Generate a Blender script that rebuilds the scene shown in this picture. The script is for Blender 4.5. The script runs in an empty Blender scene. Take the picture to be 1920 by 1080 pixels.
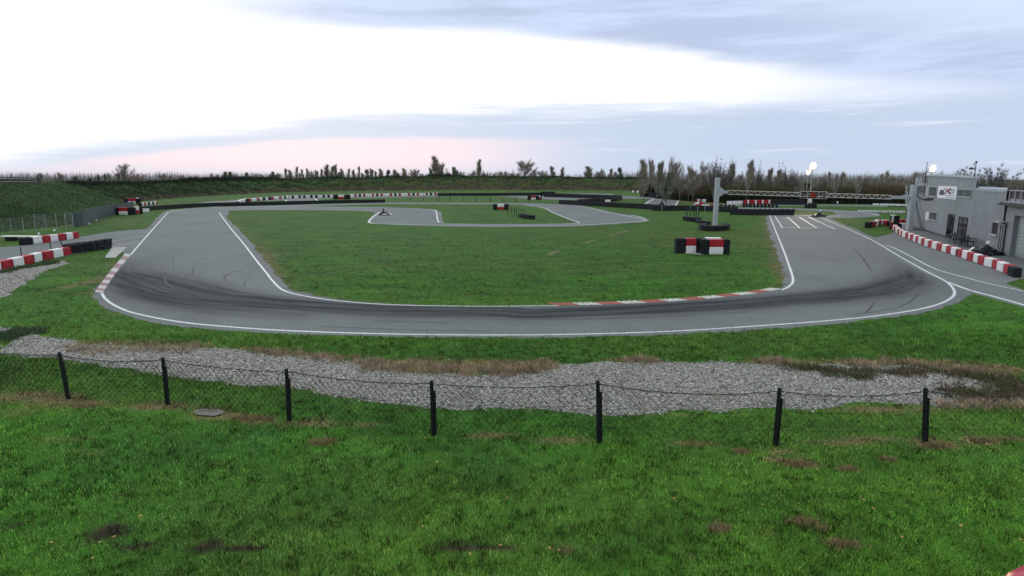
import bpy, math, random
import numpy as np
from mathutils import Vector, Matrix
random.seed(7); rng = np.random.default_rng(7)
PI = math.pi
sc = bpy.context.scene
C = sc.collection
# ------------------------------------------------------------------ camera maths
H = 5.6; F = 1150.0; HOR = 335.0
P = math.atan((540-HOR)/F)
cp, sp = math.cos(P), math.sin(P)
def ray(px, py):
    X = (px-960)/F; Y = (540-py)/F
    return Vector((X, cp+Y*sp, -sp+Y*cp))
def G(px, py, z=0.0):
    d = ray(px, py); t = (z-H)/d.z
    return Vector((d.x*t, d.y*t, z))
def VY(px, py, y):
    d = ray(px, py); t = y/d.y
    return Vector((d.x*t, y, H+d.z*t))
def proj(x, y, z):
    dz = z-H
    f = y*cp-dz*sp; u = y*sp+dz*cp
    return 960+F*x/f, 540-F*u/f
def zat(p, px, py):            # height at which the ray through a pixel passes over ground point p
    return VY(px, py, p.y).z
cd = bpy.data.cameras.new('camera'); cam = bpy.data.objects.new('camera', cd); C.objects.link(cam)
cam.location = (0, 0, H); cam.rotation_euler = (PI/2-P, 0, 0)
cd.sensor_width = 36; cd.lens = F/1920*36; cd.clip_end = 6000; cd.clip_start = 0.1
sc.camera = cam
sc.render.resolution_x = 1920; sc.render.resolution_y = 1080
sc.view_settings.view_transform = 'Standard'; sc.view_settings.look = 'None'
sc.view_settings.gamma = 1; sc.view_settings.exposure = 0

# ------------------------------------------------------------------ node helpers
class NT:
    def __init__(s, nt): s.nt = nt; nt.nodes.clear()
    def n(s, t, **k):
        o = s.nt.nodes.new(t)
        for a, b in k.items(): setattr(o, a, b)
        return o
    def put(s, sock, v):
        if isinstance(v, bpy.types.NodeSocket): s.nt.links.new(v, sock)
        elif v is not None:
            if isinstance(v, (tuple, list)) and len(v) == 3 and sock.type == 'RGBA': v = (*v, 1)
            sock.default_value = v
    def m(s, op, a, b=None, c=None, clamp=False):
        o = s.n('ShaderNodeMath', operation=op, use_clamp=clamp)
        s.put(o.inputs[0], a); s.put(o.inputs[1], b); s.put(o.inputs[2], c)
        return o.outputs[0]
    def mix(s, f, a, b, bl='MIX'):
        o = s.n('ShaderNodeMix', data_type='RGBA', blend_type=bl)
        s.put(o.inputs[0], f); s.put(o.inputs[6], a); s.put(o.inputs[7], b)
        return o.outputs[2]
    def step(s, v, a, b, lo=0.0, hi=1.0):
        o = s.n('ShaderNodeMapRange', interpolation_type='SMOOTHSTEP')
        s.put(o.inputs[0], v); s.put(o.inputs[1], a); s.put(o.inputs[2], b); s.put(o.inputs[3], lo); s.put(o.inputs[4], hi)
        return o.outputs[0]
    def noise(s, vec, scale, det=3, rough=0.5, col=False):
        o = s.n('ShaderNodeTexNoise'); s.put(o.inputs['Vector'], vec)
        o.inputs['Scale'].default_value = scale; o.inputs['Detail'].default_value = det; o.inputs['Roughness'].default_value = rough
        return o.outputs['Color' if col else 'Fac']
    def vmul(s, v, k):
        o = s.n('ShaderNodeVectorMath', operation='MULTIPLY'); s.put(o.inputs[0], v); o.inputs[1].default_value = k
        return o.outputs[0]

def newmat(name):
    m = bpy.data.materials.new(name); m.use_nodes = True
    return m, NT(m.node_tree)
def finish(t, col, rough=0.8, bump=None, bstr=0.5, bdist=0.02, metal=0.0, spec=0.3):
    b = t.n('ShaderNodeBsdfPrincipled'); o = t.n('ShaderNodeOutputMaterial')
    t.put(b.inputs['Base Color'], col); t.put(b.inputs['Roughness'], rough); b.inputs['Metallic'].default_value = metal
    b.inputs['Specular IOR Level'].default_value = spec
    if bump is not None:
        bn = t.n('ShaderNodeBump'); bn.inputs['Strength'].default_value = bstr; bn.inputs['Distance'].default_value = bdist
        t.put(bn.inputs['Height'], bump); t.put(b.inputs['Normal'], bn.outputs[0])
    t.nt.links.new(b.outputs[0], o.inputs[0])
    return b
def mat(name, c, rough=0.7, var=0.18, scale=6.0, fine=60.0, metal=0.0, bump=0.0, spec=0.3, dirt=0.0):
    m, t = newmat(name)
    co = t.n('ShaderNodeTexCoord').outputs['Object']
    a = t.noise(co, scale, 4, 0.6); b = t.noise(co, fine, 2)
    f = t.m('ADD', t.m('MULTIPLY', a, 0.65), t.m('MULTIPLY', b, 0.35))
    dk = tuple(x*(1-var) for x in c); lt = tuple(min(1, x*(1+var)) for x in c)
    col = t.mix(t.step(f, 0.3, 0.7), dk, lt)
    if dirt:
        d = t.step(t.noise(co, scale*0.6, 6, 0.7), 0.5, 0.75)
        col = t.mix(t.m('MULTIPLY', d, dirt), col, (0.10, 0.085, 0.065))
    finish(t, col, rough, b if bump else None, bump, 0.01, metal, spec)
    return m
M = {}
M['white'] = mat('white_plastic', (0.72, 0.73, 0.74), 0.5, 0.08, 2.2, dirt=0.55)
M['red'] = mat('red_plastic', (0.36, 0.012, 0.022), 0.5, 0.25, 2.2, dirt=0.5)
M['black'] = mat('black_rubber', (0.012, 0.014, 0.018), 0.8, 0.35, 8, bump=0.3)
M['tyre'] = mat('tyre_rubber', (0.016, 0.018, 0.024), 0.75, 0.4, 5, bump=0.3, dirt=0.25)
M['belt'] = mat('conveyor_belt', (0.012, 0.014, 0.016), 0.7, 0.4, 2, dirt=0.15)
M['galv'] = mat('galvanised_steel', (0.30, 0.33, 0.36), 0.45, 0.15, 4, metal=0.3)
M['post'] = mat('grey_painted_column', (0.36, 0.39, 0.41), 0.6, 0.1, 2)
M['dkmetal'] = mat('dark_metal', (0.02, 0.022, 0.025), 0.5, 0.2, 6)
M['fencepost'] = mat('black_fence_post', (0.010, 0.012, 0.015), 0.45, 0.3, 10)
M['wire'] = mat('fence_wire', (0.010, 0.013, 0.013), 0.6, 0.2, 10)
M['concrete'] = mat('concrete', (0.33, 0.33, 0.31), 0.85, 0.15, 2, bump=0.4, dirt=0.2)
M['window'] = mat('window_glass', (0.035, 0.045, 0.055), 0.08, 0.1, 1, spec=0.6)
M['windowpale'] = mat('blinded_window', (0.075, 0.10, 0.115), 0.25, 0.1, 1, spec=0.5)
M['frame'] = mat('pale_frame', (0.36, 0.38, 0.39), 0.5, 0.05)
M['trim'] = mat('roof_trim', (0.17, 0.20, 0.22), 0.5, 0.08)
M['pale'] = mat('pale_paint', (0.62, 0.62, 0.58), 0.6, 0.1, dirt=0.2)
M['plum'] = mat('plum_panel', (0.085, 0.075, 0.09), 0.6, 0.2, 2)
M['lilac'] = mat('lilac_panel', (0.27, 0.26, 0.30), 0.6, 0.1, 2)
M['suit'] = mat('race_suit', (0.02, 0.022, 0.03), 0.85, 0.3)
M['helmetw'] = mat('white_helmet', (0.75, 0.77, 0.8), 0.2, 0.04)
M['helmetd'] = mat('dark_helmet', (0.02, 0.02, 0.03), 0.2, 0.1)
M['visor'] = mat('visor', (0.01, 0.01, 0.012), 0.1, 0.1)
M['blue'] = mat('blue_fairing', (0.02, 0.035, 0.14), 0.35, 0.1)
M['seat'] = mat('kart_seat', (0.05, 0.05, 0.055), 0.4, 0.1)
M['carred'] = mat('red_car_paint', (0.40, 0.008, 0.02), 0.25, 0.05, spec=0.6)
M['garage'] = mat('garage_door', (0.27, 0.31, 0.31), 0.55, 0.06, 1)
M['lamphouse'] = mat('lamp_housing', (0.08, 0.08, 0.08), 0.5, 0.1)
M['bark'] = mat('bark', (0.15, 0.13, 0.12), 0.9, 0.3, 4)
M['barkpale'] = mat('pale_bark', (0.23, 0.22, 0.21), 0.9, 0.25, 4)
M['paint'] = None

def emis(name, c, s):
    m, t = newmat(name); e = t.n('ShaderNodeEmission'); e.inputs[0].default_value = (*c, 1); e.inputs[1].default_value = s
    o = t.n('ShaderNodeOutputMaterial'); t.nt.links.new(e.outputs[0], o.inputs[0]); return m
M['lamp'] = emis('floodlight_glow', (1.0, 0.94, 0.74), 1.35)
M['redlamp'] = emis('red_signal_glow', (1.0, 0.08, 0.02), 0.35)

# cladding: vertical ribs
def clad(name, c, period, bs=0.5):
    m, t = newmat(name); co = t.n('ShaderNodeTexCoord').outputs['Object']
    sx = t.n('ShaderNodeSeparateXYZ'); t.put(sx.inputs[0], co)
    w = t.m('SINE', t.m('MULTIPLY', sx.outputs[0], 2*PI/period))
    n = t.noise(co, 0.7, 5, 0.6)
    col = t.mix(t.step(n, 0.3, 0.7), tuple(x*0.9 for x in c), tuple(x*1.08 for x in c))
    stain = t.noise(t.vmul(co, (3, 3, 0.25)), 1.5, 4)
    col = t.mix(t.m('MULTIPLY', t.step(stain, 0.52, 0.75), 0.25), col, (0.1, 0.1, 0.095))
    finish(t, col, 0.55, w, bs, 0.03); return m
M['clad'] = clad('ribbed_cladding', (0.235, 0.258, 0.272), 0.33)
M['render'] = clad('grey_wall_panel', (0.205, 0.226, 0.240), 1.2, 0.06)

# white track paint, worn
m, t = newmat('track_paint'); co = t.n('ShaderNodeTexCoord').outputs['Object']
wn = t.noise(co, 7, 6, 0.75)
finish(t, t.mix(t.step(wn, 0.48, 0.66), (0.58, 0.60, 0.61), (0.20, 0.21, 0.215)), 0.6); M['paint'] = m
m, t = newmat('faded_paint'); co = t.n('ShaderNodeTexCoord').outputs['Object']
wn = t.noise(co, 3, 6, 0.75)
finish(t, t.mix(t.step(wn, 0.4, 0.6), (0.42, 0.44, 0.46), (0.2, 0.205, 0.215)), 0.6); M['paintfaded'] = m
def kerbmat(name, c, wear):
    m, t = newmat(name); co = t.n('ShaderNodeTexCoord').outputs['Object']
    wn = t.noise(co, 5, 6, 0.75)
    finish(t, t.mix(t.m('MULTIPLY', t.step(wn, 0.4, 0.68), wear), c, (0.13, 0.12, 0.12)), 0.7); return m
M['kerbred'] = kerbmat('kerb_red', (0.36, 0.075, 0.05), 0.75)
M['kerbwhite'] = kerbmat('kerb_white', (0.55, 0.56, 0.50), 0.65)
M['kerbdusty'] = kerbmat('kerb_dusty_red', (0.24, 0.115, 0.125), 0.8)
M['kerbpink'] = kerbmat('kerb_dusty_white', (0.50, 0.46, 0.46), 0.75)

# asphalt
def asphalt(name, strip):
    m, t = newmat(name)
    co = t.n('ShaderNodeTexCoord').outputs['Object']
    big = t.noise(co, 0.12, 5, 0.6); mid = t.noise(co, 1.3, 5, 0.65); fine = t.noise(co, 38, 3, 0.7)
    col = t.mix(t.step(big, 0.35, 0.65), (0.122, 0.132, 0.137), (0.148, 0.159, 0.163))
    col = t.mix(t.m('MULTIPLY', t.step(mid, 0.35, 0.7), 0.5), col, (0.112, 0.119, 0.123))
    col = t.mix(t.step(fine, 0.35, 0.7, 0.0, 0.6), col, (0.215, 0.225, 0.228))
    pt_ = t.step(t.noise(t.vmul(co, (1, 0.45, 1)), 0.33, 3, 0.5), 0.56, 0.60, 0, 0.22); col = t.mix(pt_, col, (0.10, 0.106, 0.112))
    sp_ = t.step(t.noise(co, 9, 4, 0.8), 0.62, 0.72, 0, 0.35); col = t.mix(sp_, col, (0.08, 0.084, 0.088))
    if strip:
        at = t.n('ShaderNodeAttribute'); at.attribute_name = 'rub'
        uv = t.n('ShaderNodeUVMap').outputs[0]
        st = t.noise(t.vmul(uv, (0.12, 2.2, 1)), 1.0, 5, 0.65)
        st2 = t.noise(t.vmul(uv, (0.35, 7.0, 1)), 1.0, 3, 0.6)
        f = t.m('MULTIPLY', at.outputs['Fac'], t.step(t.m('ADD', t.m('MULTIPLY', st, 0.65), t.m('MULTIPLY', st2, 0.35)), 0.30, 0.62, 0.50, 1.0))
        col = t.mix(t.m('MULTIPLY', f, 0.97, clamp=True), col, (0.014, 0.017, 0.021))
        # faint tar joints and cracks
        cr = t.n('ShaderNodeTexVoronoi', feature='DISTANCE_TO_EDGE'); t.put(cr.inputs[0], t.mix(0.25, co, t.noise(co, 0.8, 4, col=True))); cr.inputs['Scale'].default_value = 0.22
        col = t.mix(t.step(cr.outputs[0], 0.0, 0.005, 0.18, 0.0), col, (0.05, 0.05, 0.055))
    finish(t, col, 0.92, t.m('ADD', fine, t.m('MULTIPLY', mid, 0.5)), 0.35, 0.01, spec=0.12); return m
M['asphalt'] = asphalt('asphalt', False); M['raceasphalt'] = asphalt('race_asphalt', True)

# ground colour from attribute + fine noise
def groundmat(name, bstr, bdist, contrast=1.0):
    m, t = newmat(name)
    at = t.n('ShaderNodeAttribute'); at.attribute_name = 'gcol'
    co = t.n('ShaderNodeTexCoord').outputs['Object']
    n1 = t.noise(t.vmul(co, (1, 1.0, 1)), 2.2, 6, 0.72); n2 = t.noise(co, 16, 5, 0.75); n0 = t.noise(t.vmul(co, (0.6, 1.6, 1)), 0.5, 5, 0.65)
    f = t.m('ADD', t.m('ADD', t.m('MULTIPLY', n1, 0.35), t.m('MULTIPLY', n2, 0.35)), t.m('MULTIPLY', n0, 0.3))
    k = t.step(f, 0.34, 0.66, 1-0.62*contrast, 1+0.62*contrast)
    cm = t.n('ShaderNodeCombineColor'); [t.put(cm.inputs[i], k) for i in range(3)]
    col = t.mix(1.0, at.outputs['Color'], cm.outputs[0], 'MULTIPLY')
    hue = t.step(t.noise(co, 0.9, 4, 0.7), 0.42, 0.68, 0, 0.35)
    col = t.mix(hue, col, t.mix(1.0, col, (1.75, 1.12, 1.15), 'MULTIPLY'))
    finish(t, col, 0.95, t.m('ADD', n2, n1), bstr, bdist, spec=0.1); return m
M['ground'] = groundmat('grass_ground', 0.7, 0.06)
M['bank'] = groundmat('bank_ground', 1.0, 0.4, 1.25)
m, t = newmat('grass_blades'); at = t.n('ShaderNodeAttribute'); at.attribute_name = 'gcol'
finish(t, at.outputs['Color'], 0.75, spec=0.15); M['blade'] = m

# gravel
m, t = newmat('gravel'); co = t.n('ShaderNodeTexCoord').outputs['Object']
vo = t.n('ShaderNodeTexVoronoi'); t.put(vo.inputs[0], co); vo.inputs['Scale'].default_value = 17
vd = t.n('ShaderNodeTexVoronoi', feature='DISTANCE_TO_EDGE'); t.put(vd.inputs[0], co); vd.inputs['Scale'].default_value = 17
sep = t.n('ShaderNodeSeparateColor'); t.put(sep.inputs[0], vo.outputs['Color'])
col = t.mix(sep.outputs[0], (0.12, 0.116, 0.108), (0.50, 0.485, 0.455))
col = t.mix(t.step(sep.outputs[1], 0.7, 1, 0, 0.5), col, (0.34, 0.27, 0.21))
col = t.mix(t.step(vd.outputs[0], 0.0, 0.12, 0.85, 0), col, (0.045, 0.042, 0.04))
big = t.noise(co, 0.7, 5, 0.7)
col = t.mix(t.step(big, 0.48, 0.72, 0, 0.55), col, (0.20, 0.165, 0.125))
finish(t, col, 0.9, vd.outputs[0], 1.0, 0.05, spec=0.15); M['gravel'] = m
m, t = newmat('stones'); oi = t.n('ShaderNodeAttribute'); oi.attribute_name = 'gcol'
finish(t, oi.outputs['Color'], 0.85, spec=0.2); M['stone'] = m

# ------------------------------------------------------------------ mesh builder
class MB:
    def __init__(s): s.v = []; s.f = []; s.mi = []; s.cur = 0
    def add(s, vs, fs):
        b = len(s.v); s.v.extend([tuple(x) for x in vs]); s.f.extend([tuple(b+i for i in f) for f in fs]); s.mi.extend([s.cur]*len(fs)); return s
    def box(s, c, d, rz=0.0, ch=0.0, rx=0.0):
        x, y, z = d[0]/2, d[1]/2, d[2]/2
        R = Matrix.Rotation(rz, 3, 'Z') @ Matrix.Rotation(rx, 3, 'X'); c = Vector(c)
        if ch > 0:
            vs = []; zz = [(-z, ch), (-z+ch, 0), (z-ch, 0), (z, ch)]
            for k, ins in zz:
                for (a, b) in ((-1, -1), (1, -1), (1, 1), (-1, 1)):
                    ax, by = x-ins, y-ins
                    pts = [(a*(ax-ch), b*by), (a*ax, b*(by-ch))]
                    if a*b > 0: pts = pts[::-1]
                    if (a, b) == (-1, -1): pts = [(-ax, -(by-ch)), (-(ax-ch), -by)]
                    if (a, b) == (1, -1): pts = [(ax-ch, -by), (ax, -(by-ch))]
                    if (a, b) == (1, 1): pts = [(ax, by-ch), (ax-ch, by)]
                    if (a, b) == (-1, 1): pts = [(-(ax-ch), by), (-ax, by-ch)]
                    for q in pts: vs.append(c+R @ Vector((q[0], q[1], k)))
            fs = []
            for l in range(3):
                for i in range(8):
                    j = (i+1) % 8; fs.append((l*8+i, l*8+j, l*8+8+j, l*8+8+i))
            fs.append(tuple(range(7, -1, -1))); fs.append(tuple(range(24, 32)))
            return s.add(vs, fs)
        vs = [c+R @ Vector((a*x, b*y, k*z)) for k in (-1, 1) for a, b in ((-1, -1), (1, -1), (1, 1), (-1, 1))]
        return s.add(vs, [(3, 2, 1, 0), (4, 5, 6, 7), (0, 1, 5, 4), (1, 2, 6, 5), (2, 3, 7, 6), (3, 0, 4, 7)])
    def tube(s, pts, r, n=6, r1=None, cap=True):
        pts = [Vector(p) for p in pts]; L = len(pts); vs = []
        for i, p in enumerate(pts):
            d = (pts[min(i+1, L-1)]-pts[max(i-1, 0)]).normalized()
            a = d.cross(Vector((0, 0, 1)) if abs(d.z) < 0.9 else Vector((1, 0, 0))).normalized(); b = d.cross(a)
            rr = r if r1 is None else r+(r1-r)*i/(L-1)
            for k in range(n):
                an = 2*PI*k/n; vs.append(p+(a*math.cos(an)+b*math.sin(an))*rr)
        fs = [(i*n+k, i*n+(k+1) % n, (i+1)*n+(k+1) % n, (i+1)*n+k) for i in range(L-1) for k in range(n)]
        if cap: fs += [tuple(range(n-1, -1, -1)), tuple((L-1)*n+k for k in range(n))]
        return s.add(vs, fs)
    def lathe(s, prof, c, n=16, axis='Z', M4=None):
        vs = []; c = Vector(c)
        for (r, z) in prof:
            for k in range(n):
                a = 2*PI*k/n; p = (r*math.cos(a), r*math.sin(a), z)
                if axis == 'Y': p = (p[0], p[2], p[1])
                if axis == 'X': p = (p[2], p[0], p[1])
                p = Vector(p)
                if M4: p = M4 @ p
                vs.append(c+p)
        fs = [(i*n+k, i*n+(k+1) % n, (i+1)*n+(k+1) % n, (i+1)*n+k) for i in range(len(prof)-1) for k in range(n)]
        return s.add(vs, fs)
    def poly(s, pts): return s.add(pts, [tuple(range(len(pts)))])
    def build(s, name, mats, parent=None, smooth=False):
        me = bpy.data.meshes.new(name); me.from_pydata(s.v, [], s.f)
        if not isinstance(mats, (list, tuple)): mats = [mats]
        for m_ in mats: me.materials.append(m_)
        if len(mats) > 1: me.polygons.foreach_set('material_index', s.mi)
        if smooth: me.polygons.foreach_set('use_smooth', [True]*len(me.polygons))
        me.update()
        o = bpy.data.objects.new(name, me); C.objects.link(o)
        if parent: o.parent = parent
        return o
def tag(o, label, cat, group=None, kind=None):
    o['label'] = label; o['category'] = cat
    if group: o['group'] = group
    if kind: o['kind'] = kind
    return o
def thing(name, label, cat, loc=(0, 0, 0), rz=0.0, group=None):
    o = bpy.data.objects.new(name, None); C.objects.link(o); o.location = loc; o.rotation_euler = (0, 0, rz)
    o.empty_display_size = 0.2
    return tag(o, label, cat, group)
def copy_tree(o, parent=None):
    kids = list(o.children); c = o.copy(); C.objects.link(c); c.parent = parent
    for k in kids: copy_tree(k, c)
    return c
ORD1 = ['', 'first', 'second', 'third', 'fourth', 'fifth', 'sixth', 'seventh', 'eighth', 'ninth', 'tenth', 'eleventh', 'twelfth', 'thirteenth', 'fourteenth', 'fifteenth', 'sixteenth', 'seventeenth', 'eighteenth', 'nineteenth']
TEN = ['', '', 'twent', 'thirt', 'fort', 'fift', 'sixt', 'sevent', 'eight', 'ninet']
def ordn(n):
    if n < 20: return ORD1[n]
    if n % 10 == 0: return TEN[n//10]+'ieth' if n < 100 else 'last'
    return TEN[n//10]+'y-'+ORD1[n % 10]
def catmull(pts, n):
    pts = [Vector(p) for p in pts]; out = []; L = len(pts)
    for i in range(n):
        u = i/(n-1)*(L-1); k = min(int(u), L-2); f = u-k
        p0, p1, p2, p3 = pts[max(k-1, 0)], pts[k], pts[k+1], pts[min(k+2, L-1)]
        out.append(0.5*((2*p1)+(p2-p0)*f+(2*p0-5*p1+4*p2-p3)*f*f+(3*p1-p0-3*p2+p3)*f**3))
    return out
def resample(pts, step):
    pts = [Vector(p) for p in pts]; d = [0]
    for a, b in zip(pts, pts[1:]): d.append(d[-1]+(b-a).length)
    n = max(2, int(round(d[-1]/step))+1); out = []; j = 0
    for i in range(n):
        s_ = d[-1]*i/(n-1)
        while j < len(pts)-2 and d[j+1] < s_: j += 1
        f = (s_-d[j])/max(1e-9, d[j+1]-d[j]); out.append(pts[j].lerp(pts[j+1], min(1, max(0, f))))
    return out
def gp(L, z=0.0): return [G(x, y, z) for x, y in L]

# ------------------------------------------------------------------ numpy noise
_lat = rng.random((256, 256))
def vnoise(x, y):
    xi = np.floor(x).astype(int); yi = np.floor(y).astype(int); fx = x-xi; fy = y-yi
    fx = fx*fx*(3-2*fx); fy = fy*fy*(3-2*fy)
    a = _lat[xi % 256, yi % 256]; b = _lat[(xi+1) % 256, yi % 256]; c = _lat[xi % 256, (yi+1) % 256]; d = _lat[(xi+1) % 256, (yi+1) % 256]
    return (a*(1-fx)+b*fx)*(1-fy)+(c*(1-fx)+d*fx)*fy
def fbm(x, y, o=4, g=0.55):
    s_ = 0; a = 1; t_ = 0
    for i in range(o): s_ = s_+a*vnoise(x*2**i+17.3*i, y*2**i+5.1*i); t_ += a; a *= g
    return s_/t_
def sst(v, a, b): u = np.clip((v-a)/(b-a), 0, 1); return u*u*(3-2*u)
def inpoly(X, Y, poly):
    r = np.zeros(X.shape, bool); n = len(poly)
    for i in range(n):
        x1, y1 = poly[i][0], poly[i][1]; x2, y2 = poly[(i+1) % n][0], poly[(i+1) % n][1]
        if y1 == y2: continue
        c = ((y1 > Y) != (y2 > Y)) & (X < (x2-x1)*(Y-y1)/(y2-y1)+x1); r ^= c
    return r
def dpoly(X, Y, line):
    best = np.full(X.shape, 1e9)
    for a, b in zip(line, line[1:]):
        dx, dy = b[0]-a[0], b[1]-a[1]; L2 = dx*dx+dy*dy+1e-9
        t_ = np.clip(((X-a[0])*dx+(Y-a[1])*dy)/L2, 0, 1)
        best = np.minimum(best, np.hypot(X-a[0]-t_*dx, Y-a[1]-t_*dy))
    return best

# ------------------------------------------------------------------ layout of the circuit (pixel coordinates traced to the ground plane)
OUT = [(320, 393), (303, 401), (278, 426), (250, 455), (231, 478), (204, 511), (177, 545), (178, 563), (205, 582), (250, 597), (320, 610), (420, 620), (560, 627.5), (720, 632), (880, 634), (1060, 633), (1250, 628), (1400, 620), (1550, 609), (1680, 594), (1775, 576), (1815, 552), (1795, 527), (1745, 500), (1685, 471), (1622, 438), (1565, 413), (1533, 402.5)]
INN = [(428, 393), (420, 401), (443, 425), (472, 457), (497, 488), (522, 518), (540, 540), (575, 551), (640, 562), (700, 568), (760, 571.5), (820, 573.5), (880, 574.5), (940, 574.5), (1000, 574), (1080, 571.5), (1160, 568.5), (1250, 564), (1340, 557), (1420, 547), (1462, 538), (1471, 525), (1468, 508), (1459, 485), (1450, 460), (1442, 435), (1438, 415), (1436, 402.5)]
NS = 420
outw = catmull(gp(OUT), NS); innw = catmull(gp(INN), NS)
rs = random.Random(3)
def jit(i, a, sd): return a*(vnoise(np.array([i*0.35+sd]), np.array([sd*1.7]))[0]-0.5)+a*0.5*(vnoise(np.array([i*1.1+sd]), np.array([sd*3.7]))[0]-0.5)
MW = 40
RACE = catmull(gp([(352, 400), (330, 430), (285, 470), (225, 505), (255, 520), (337, 545), (400, 558), (470, 564), (546, 570), (670, 579), (775, 583), (942, 585), (1000, 588), (1184, 581), (1372, 571), (1470, 563), (1560, 555), (1653, 543), (1700, 520), (1670, 488), (1600, 450), (1530, 415)]), 160)
vs = []; uvs = []
ul = 0.0; prev = None
for i in range(NS):
    o_, n_ = outw[i].copy(), innw[i].copy()
    d = (n_-o_).normalized(); o_ = o_+d*jit(i, 0.35, 1); n_ = n_+d*jit(i, 0.45, 9)
    mid = (o_+n_)/2
    if prev is not None: ul += (mid-prev).length
    prev = mid
    for j in range(MW+1):
        p = o_.lerp(n_, j/MW); vs.append((p.x, p.y, 0.008)); uvs.append((ul, j/MW*9))
fs = [(i*(MW+1)+j, i*(MW+1)+j+1, (i+1)*(MW+1)+j+1, (i+1)*(MW+1)+j) for i in range(NS-1) for j in range(MW)]
_A = np.array(vs); _b = np.full(len(_A), 1e9); _s = np.zeros(len(_A)); _d = np.zeros(len(_A)); acc = 0.0
for a, b in zip(RACE, RACE[1:]):
    dx, dy = b.x-a.x, b.y-a.y; L2 = dx*dx+dy*dy; L1 = math.sqrt(L2); tt = np.clip(((_A[:, 0]-a.x)*dx+(_A[:, 1]-a.y)*dy)/L2, 0, 1); ex_, ey_ = _A[:, 0]-a.x-tt*dx, _A[:, 1]-a.y-tt*dy
    dd_ = np.hypot(ex_, ey_); k_ = dd_ < _b; _b[k_] = dd_[k_]; _s[k_] = (acc+tt*L1)[k_]; _d[k_] = (np.sign(dx*ey_-dy*ex_)*dd_)[k_]; acc += L1
uvs = list(zip(_s, _d))
me = bpy.data.meshes.new('race_track'); me.from_pydata(vs, [], fs)
uvl = me.uv_layers.new(name='UVMap'); li = np.zeros(len(me.loops), int); me.loops.foreach_get('vertex_index', li)
uvl.data.foreach_set('uv', np.array(uvs)[li].ravel())
A = np.array(vs); rd = dpoly(A[:, 0], A[:, 1], RACE)
PYY = np.array([proj(a[0], a[1], 0)[1] for a in A]); PXX = np.array([proj(a[0], a[1], 0)[0] for a in A])
inner_d = np.tile(np.linspace(0, 1, MW+1), NS)
wide = 0.95+1.2*sst(-np.abs(PXX-300), -260, -50)+0.15*sst(PXX, 1400, 1600)
rub = 1.5*np.exp(-(rd/wide)**2)*sst(PYY, 470, 560)*(0.85+0.15*np.abs(PXX-1000)/500).clip(0, 1)+0.32*np.exp(-(rd/2.4)**2)*sst(PYY, 440, 560)
# braking scuffs of the left hairpin and long arcs on the right one
for arc, w, k in [([(230, 515), (300, 540), (420, 575), (560, 590)], 0.5, .45), ([(225, 530), (300, 562), (420, 588), (560, 598)], 0.5, .25)]:
    if k == 0: continue
    q = catmull(gp(arc), 30); rub += k*np.exp(-(dpoly(A[:, 0], A[:, 1], q)/w)**2)
at = me.attributes.new('rub', 'FLOAT', 'POINT'); at.data.foreach_set('value', np.clip(rub, 0, 1).astype(np.float32))
me.materials.append(M['raceasphalt']); o = bpy.data.objects.new('race_track', me); C.objects.link(o)
tag(o, 'wide grey asphalt kart track with dark rubber racing line sweeping round the near hairpin', 'track', kind='structure')

ASPH = []      # polygons without grass
ASPH.append([(p.x, p.y) for p in outw]+[(p.x, p.y) for p in reversed(innw)])
zc = [0.004]
def sheet(name, L, label, mt, z=None, ragged=0.25, cat='track', raw=False, step=0.5, keep=True):
    if z is None: zc[0] += 0.0004; z = zc[0]
    w = L if raw else gp(L)
    pts = resample(list(w)+[w[0]], step)[:-1] if ragged else list(w)
    sd = rs.random()*50; out = []
    n = len(pts)
    for i, p in enumerate(pts):
        a, b = pts[i-1], pts[(i+1) % n]; d = (b-a); d = Vector((-d.y, d.x, 0)).normalized()
        q = p+d*jit(i, ragged, sd) if ragged else p
        out.append(Vector((q.x, q.y, z)))
    ar = sum(out[i-1].x*out[i].y-out[i].x*out[i-1].y for i in range(n))
    if ar < 0: out.reverse()
    from mathutils.geometry import tessellate_polygon
    tr = tessellate_polygon([out]); mb = MB(); mb.add(out, [tuple(x) for x in tr]); o = mb.build(name, mt)
    o.data.flip_normals() if o.data.polygons[0].normal.z < 0 else None
    if keep: ASPH.append([(p.x, p.y) for p in out])
    return tag(o, label, cat, kind='structure')
A_ = M['asphalt']
sheet('asphalt_strip', [(300, 404), (322, 396), (350, 391.5), (400, 388), (480, 386.8), (600, 387.3), (720, 388.6), (780, 390.6), (818, 392.8), (828, 398), (829, 412), (833, 419), (830, 424), (740, 421.8), (686, 417.5), (704, 398), (680, 395.4), (600, 394.2), (480, 393.8), (430, 395), (428, 404)], 'asphalt section running right from the far left corner to the chicane box', A_)
sheet('asphalt_strip', [(815, 419), (920, 420.2), (1000, 420.2), (1055, 419.4), (1090, 416), (1160, 413), (1160, 420.2), (1060, 424.8), (920, 425.7), (815, 424)], 'thin asphalt strip linking the chicane box with the infield bend', A_)
sheet('asphalt_strip', [(1000, 381.6), (1060, 383.3), (1092, 386), (1120, 391.5), (1162, 400.5), (1190, 403.5), (1205, 406.5), (1220, 413.5), (1203, 416.8), (1150, 420.2), (1060, 424), (1085, 418), (1058, 409), (1032, 398), (1022, 391.6), (1005, 388), (980, 385.5)], 'asphalt infield bend with white edge lines right of the stake fence', A_)
sheet('asphalt_strip', [(430, 387.5), (600, 383), (720, 380), (920, 380.4), (1010, 381.5), (1010, 384.6), (920, 383.3), (720, 382.4), (600, 386), (430, 390)], 'straight asphalt strip behind the infield grass', A_)
sheet('asphalt_strip', [(333, 388.5), (375, 380), (440, 375), (482, 372.5), (492, 374.2), (455, 379), (410, 387.5)], 'far asphalt bend behind the long tyre wall on the left', A_)
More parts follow.
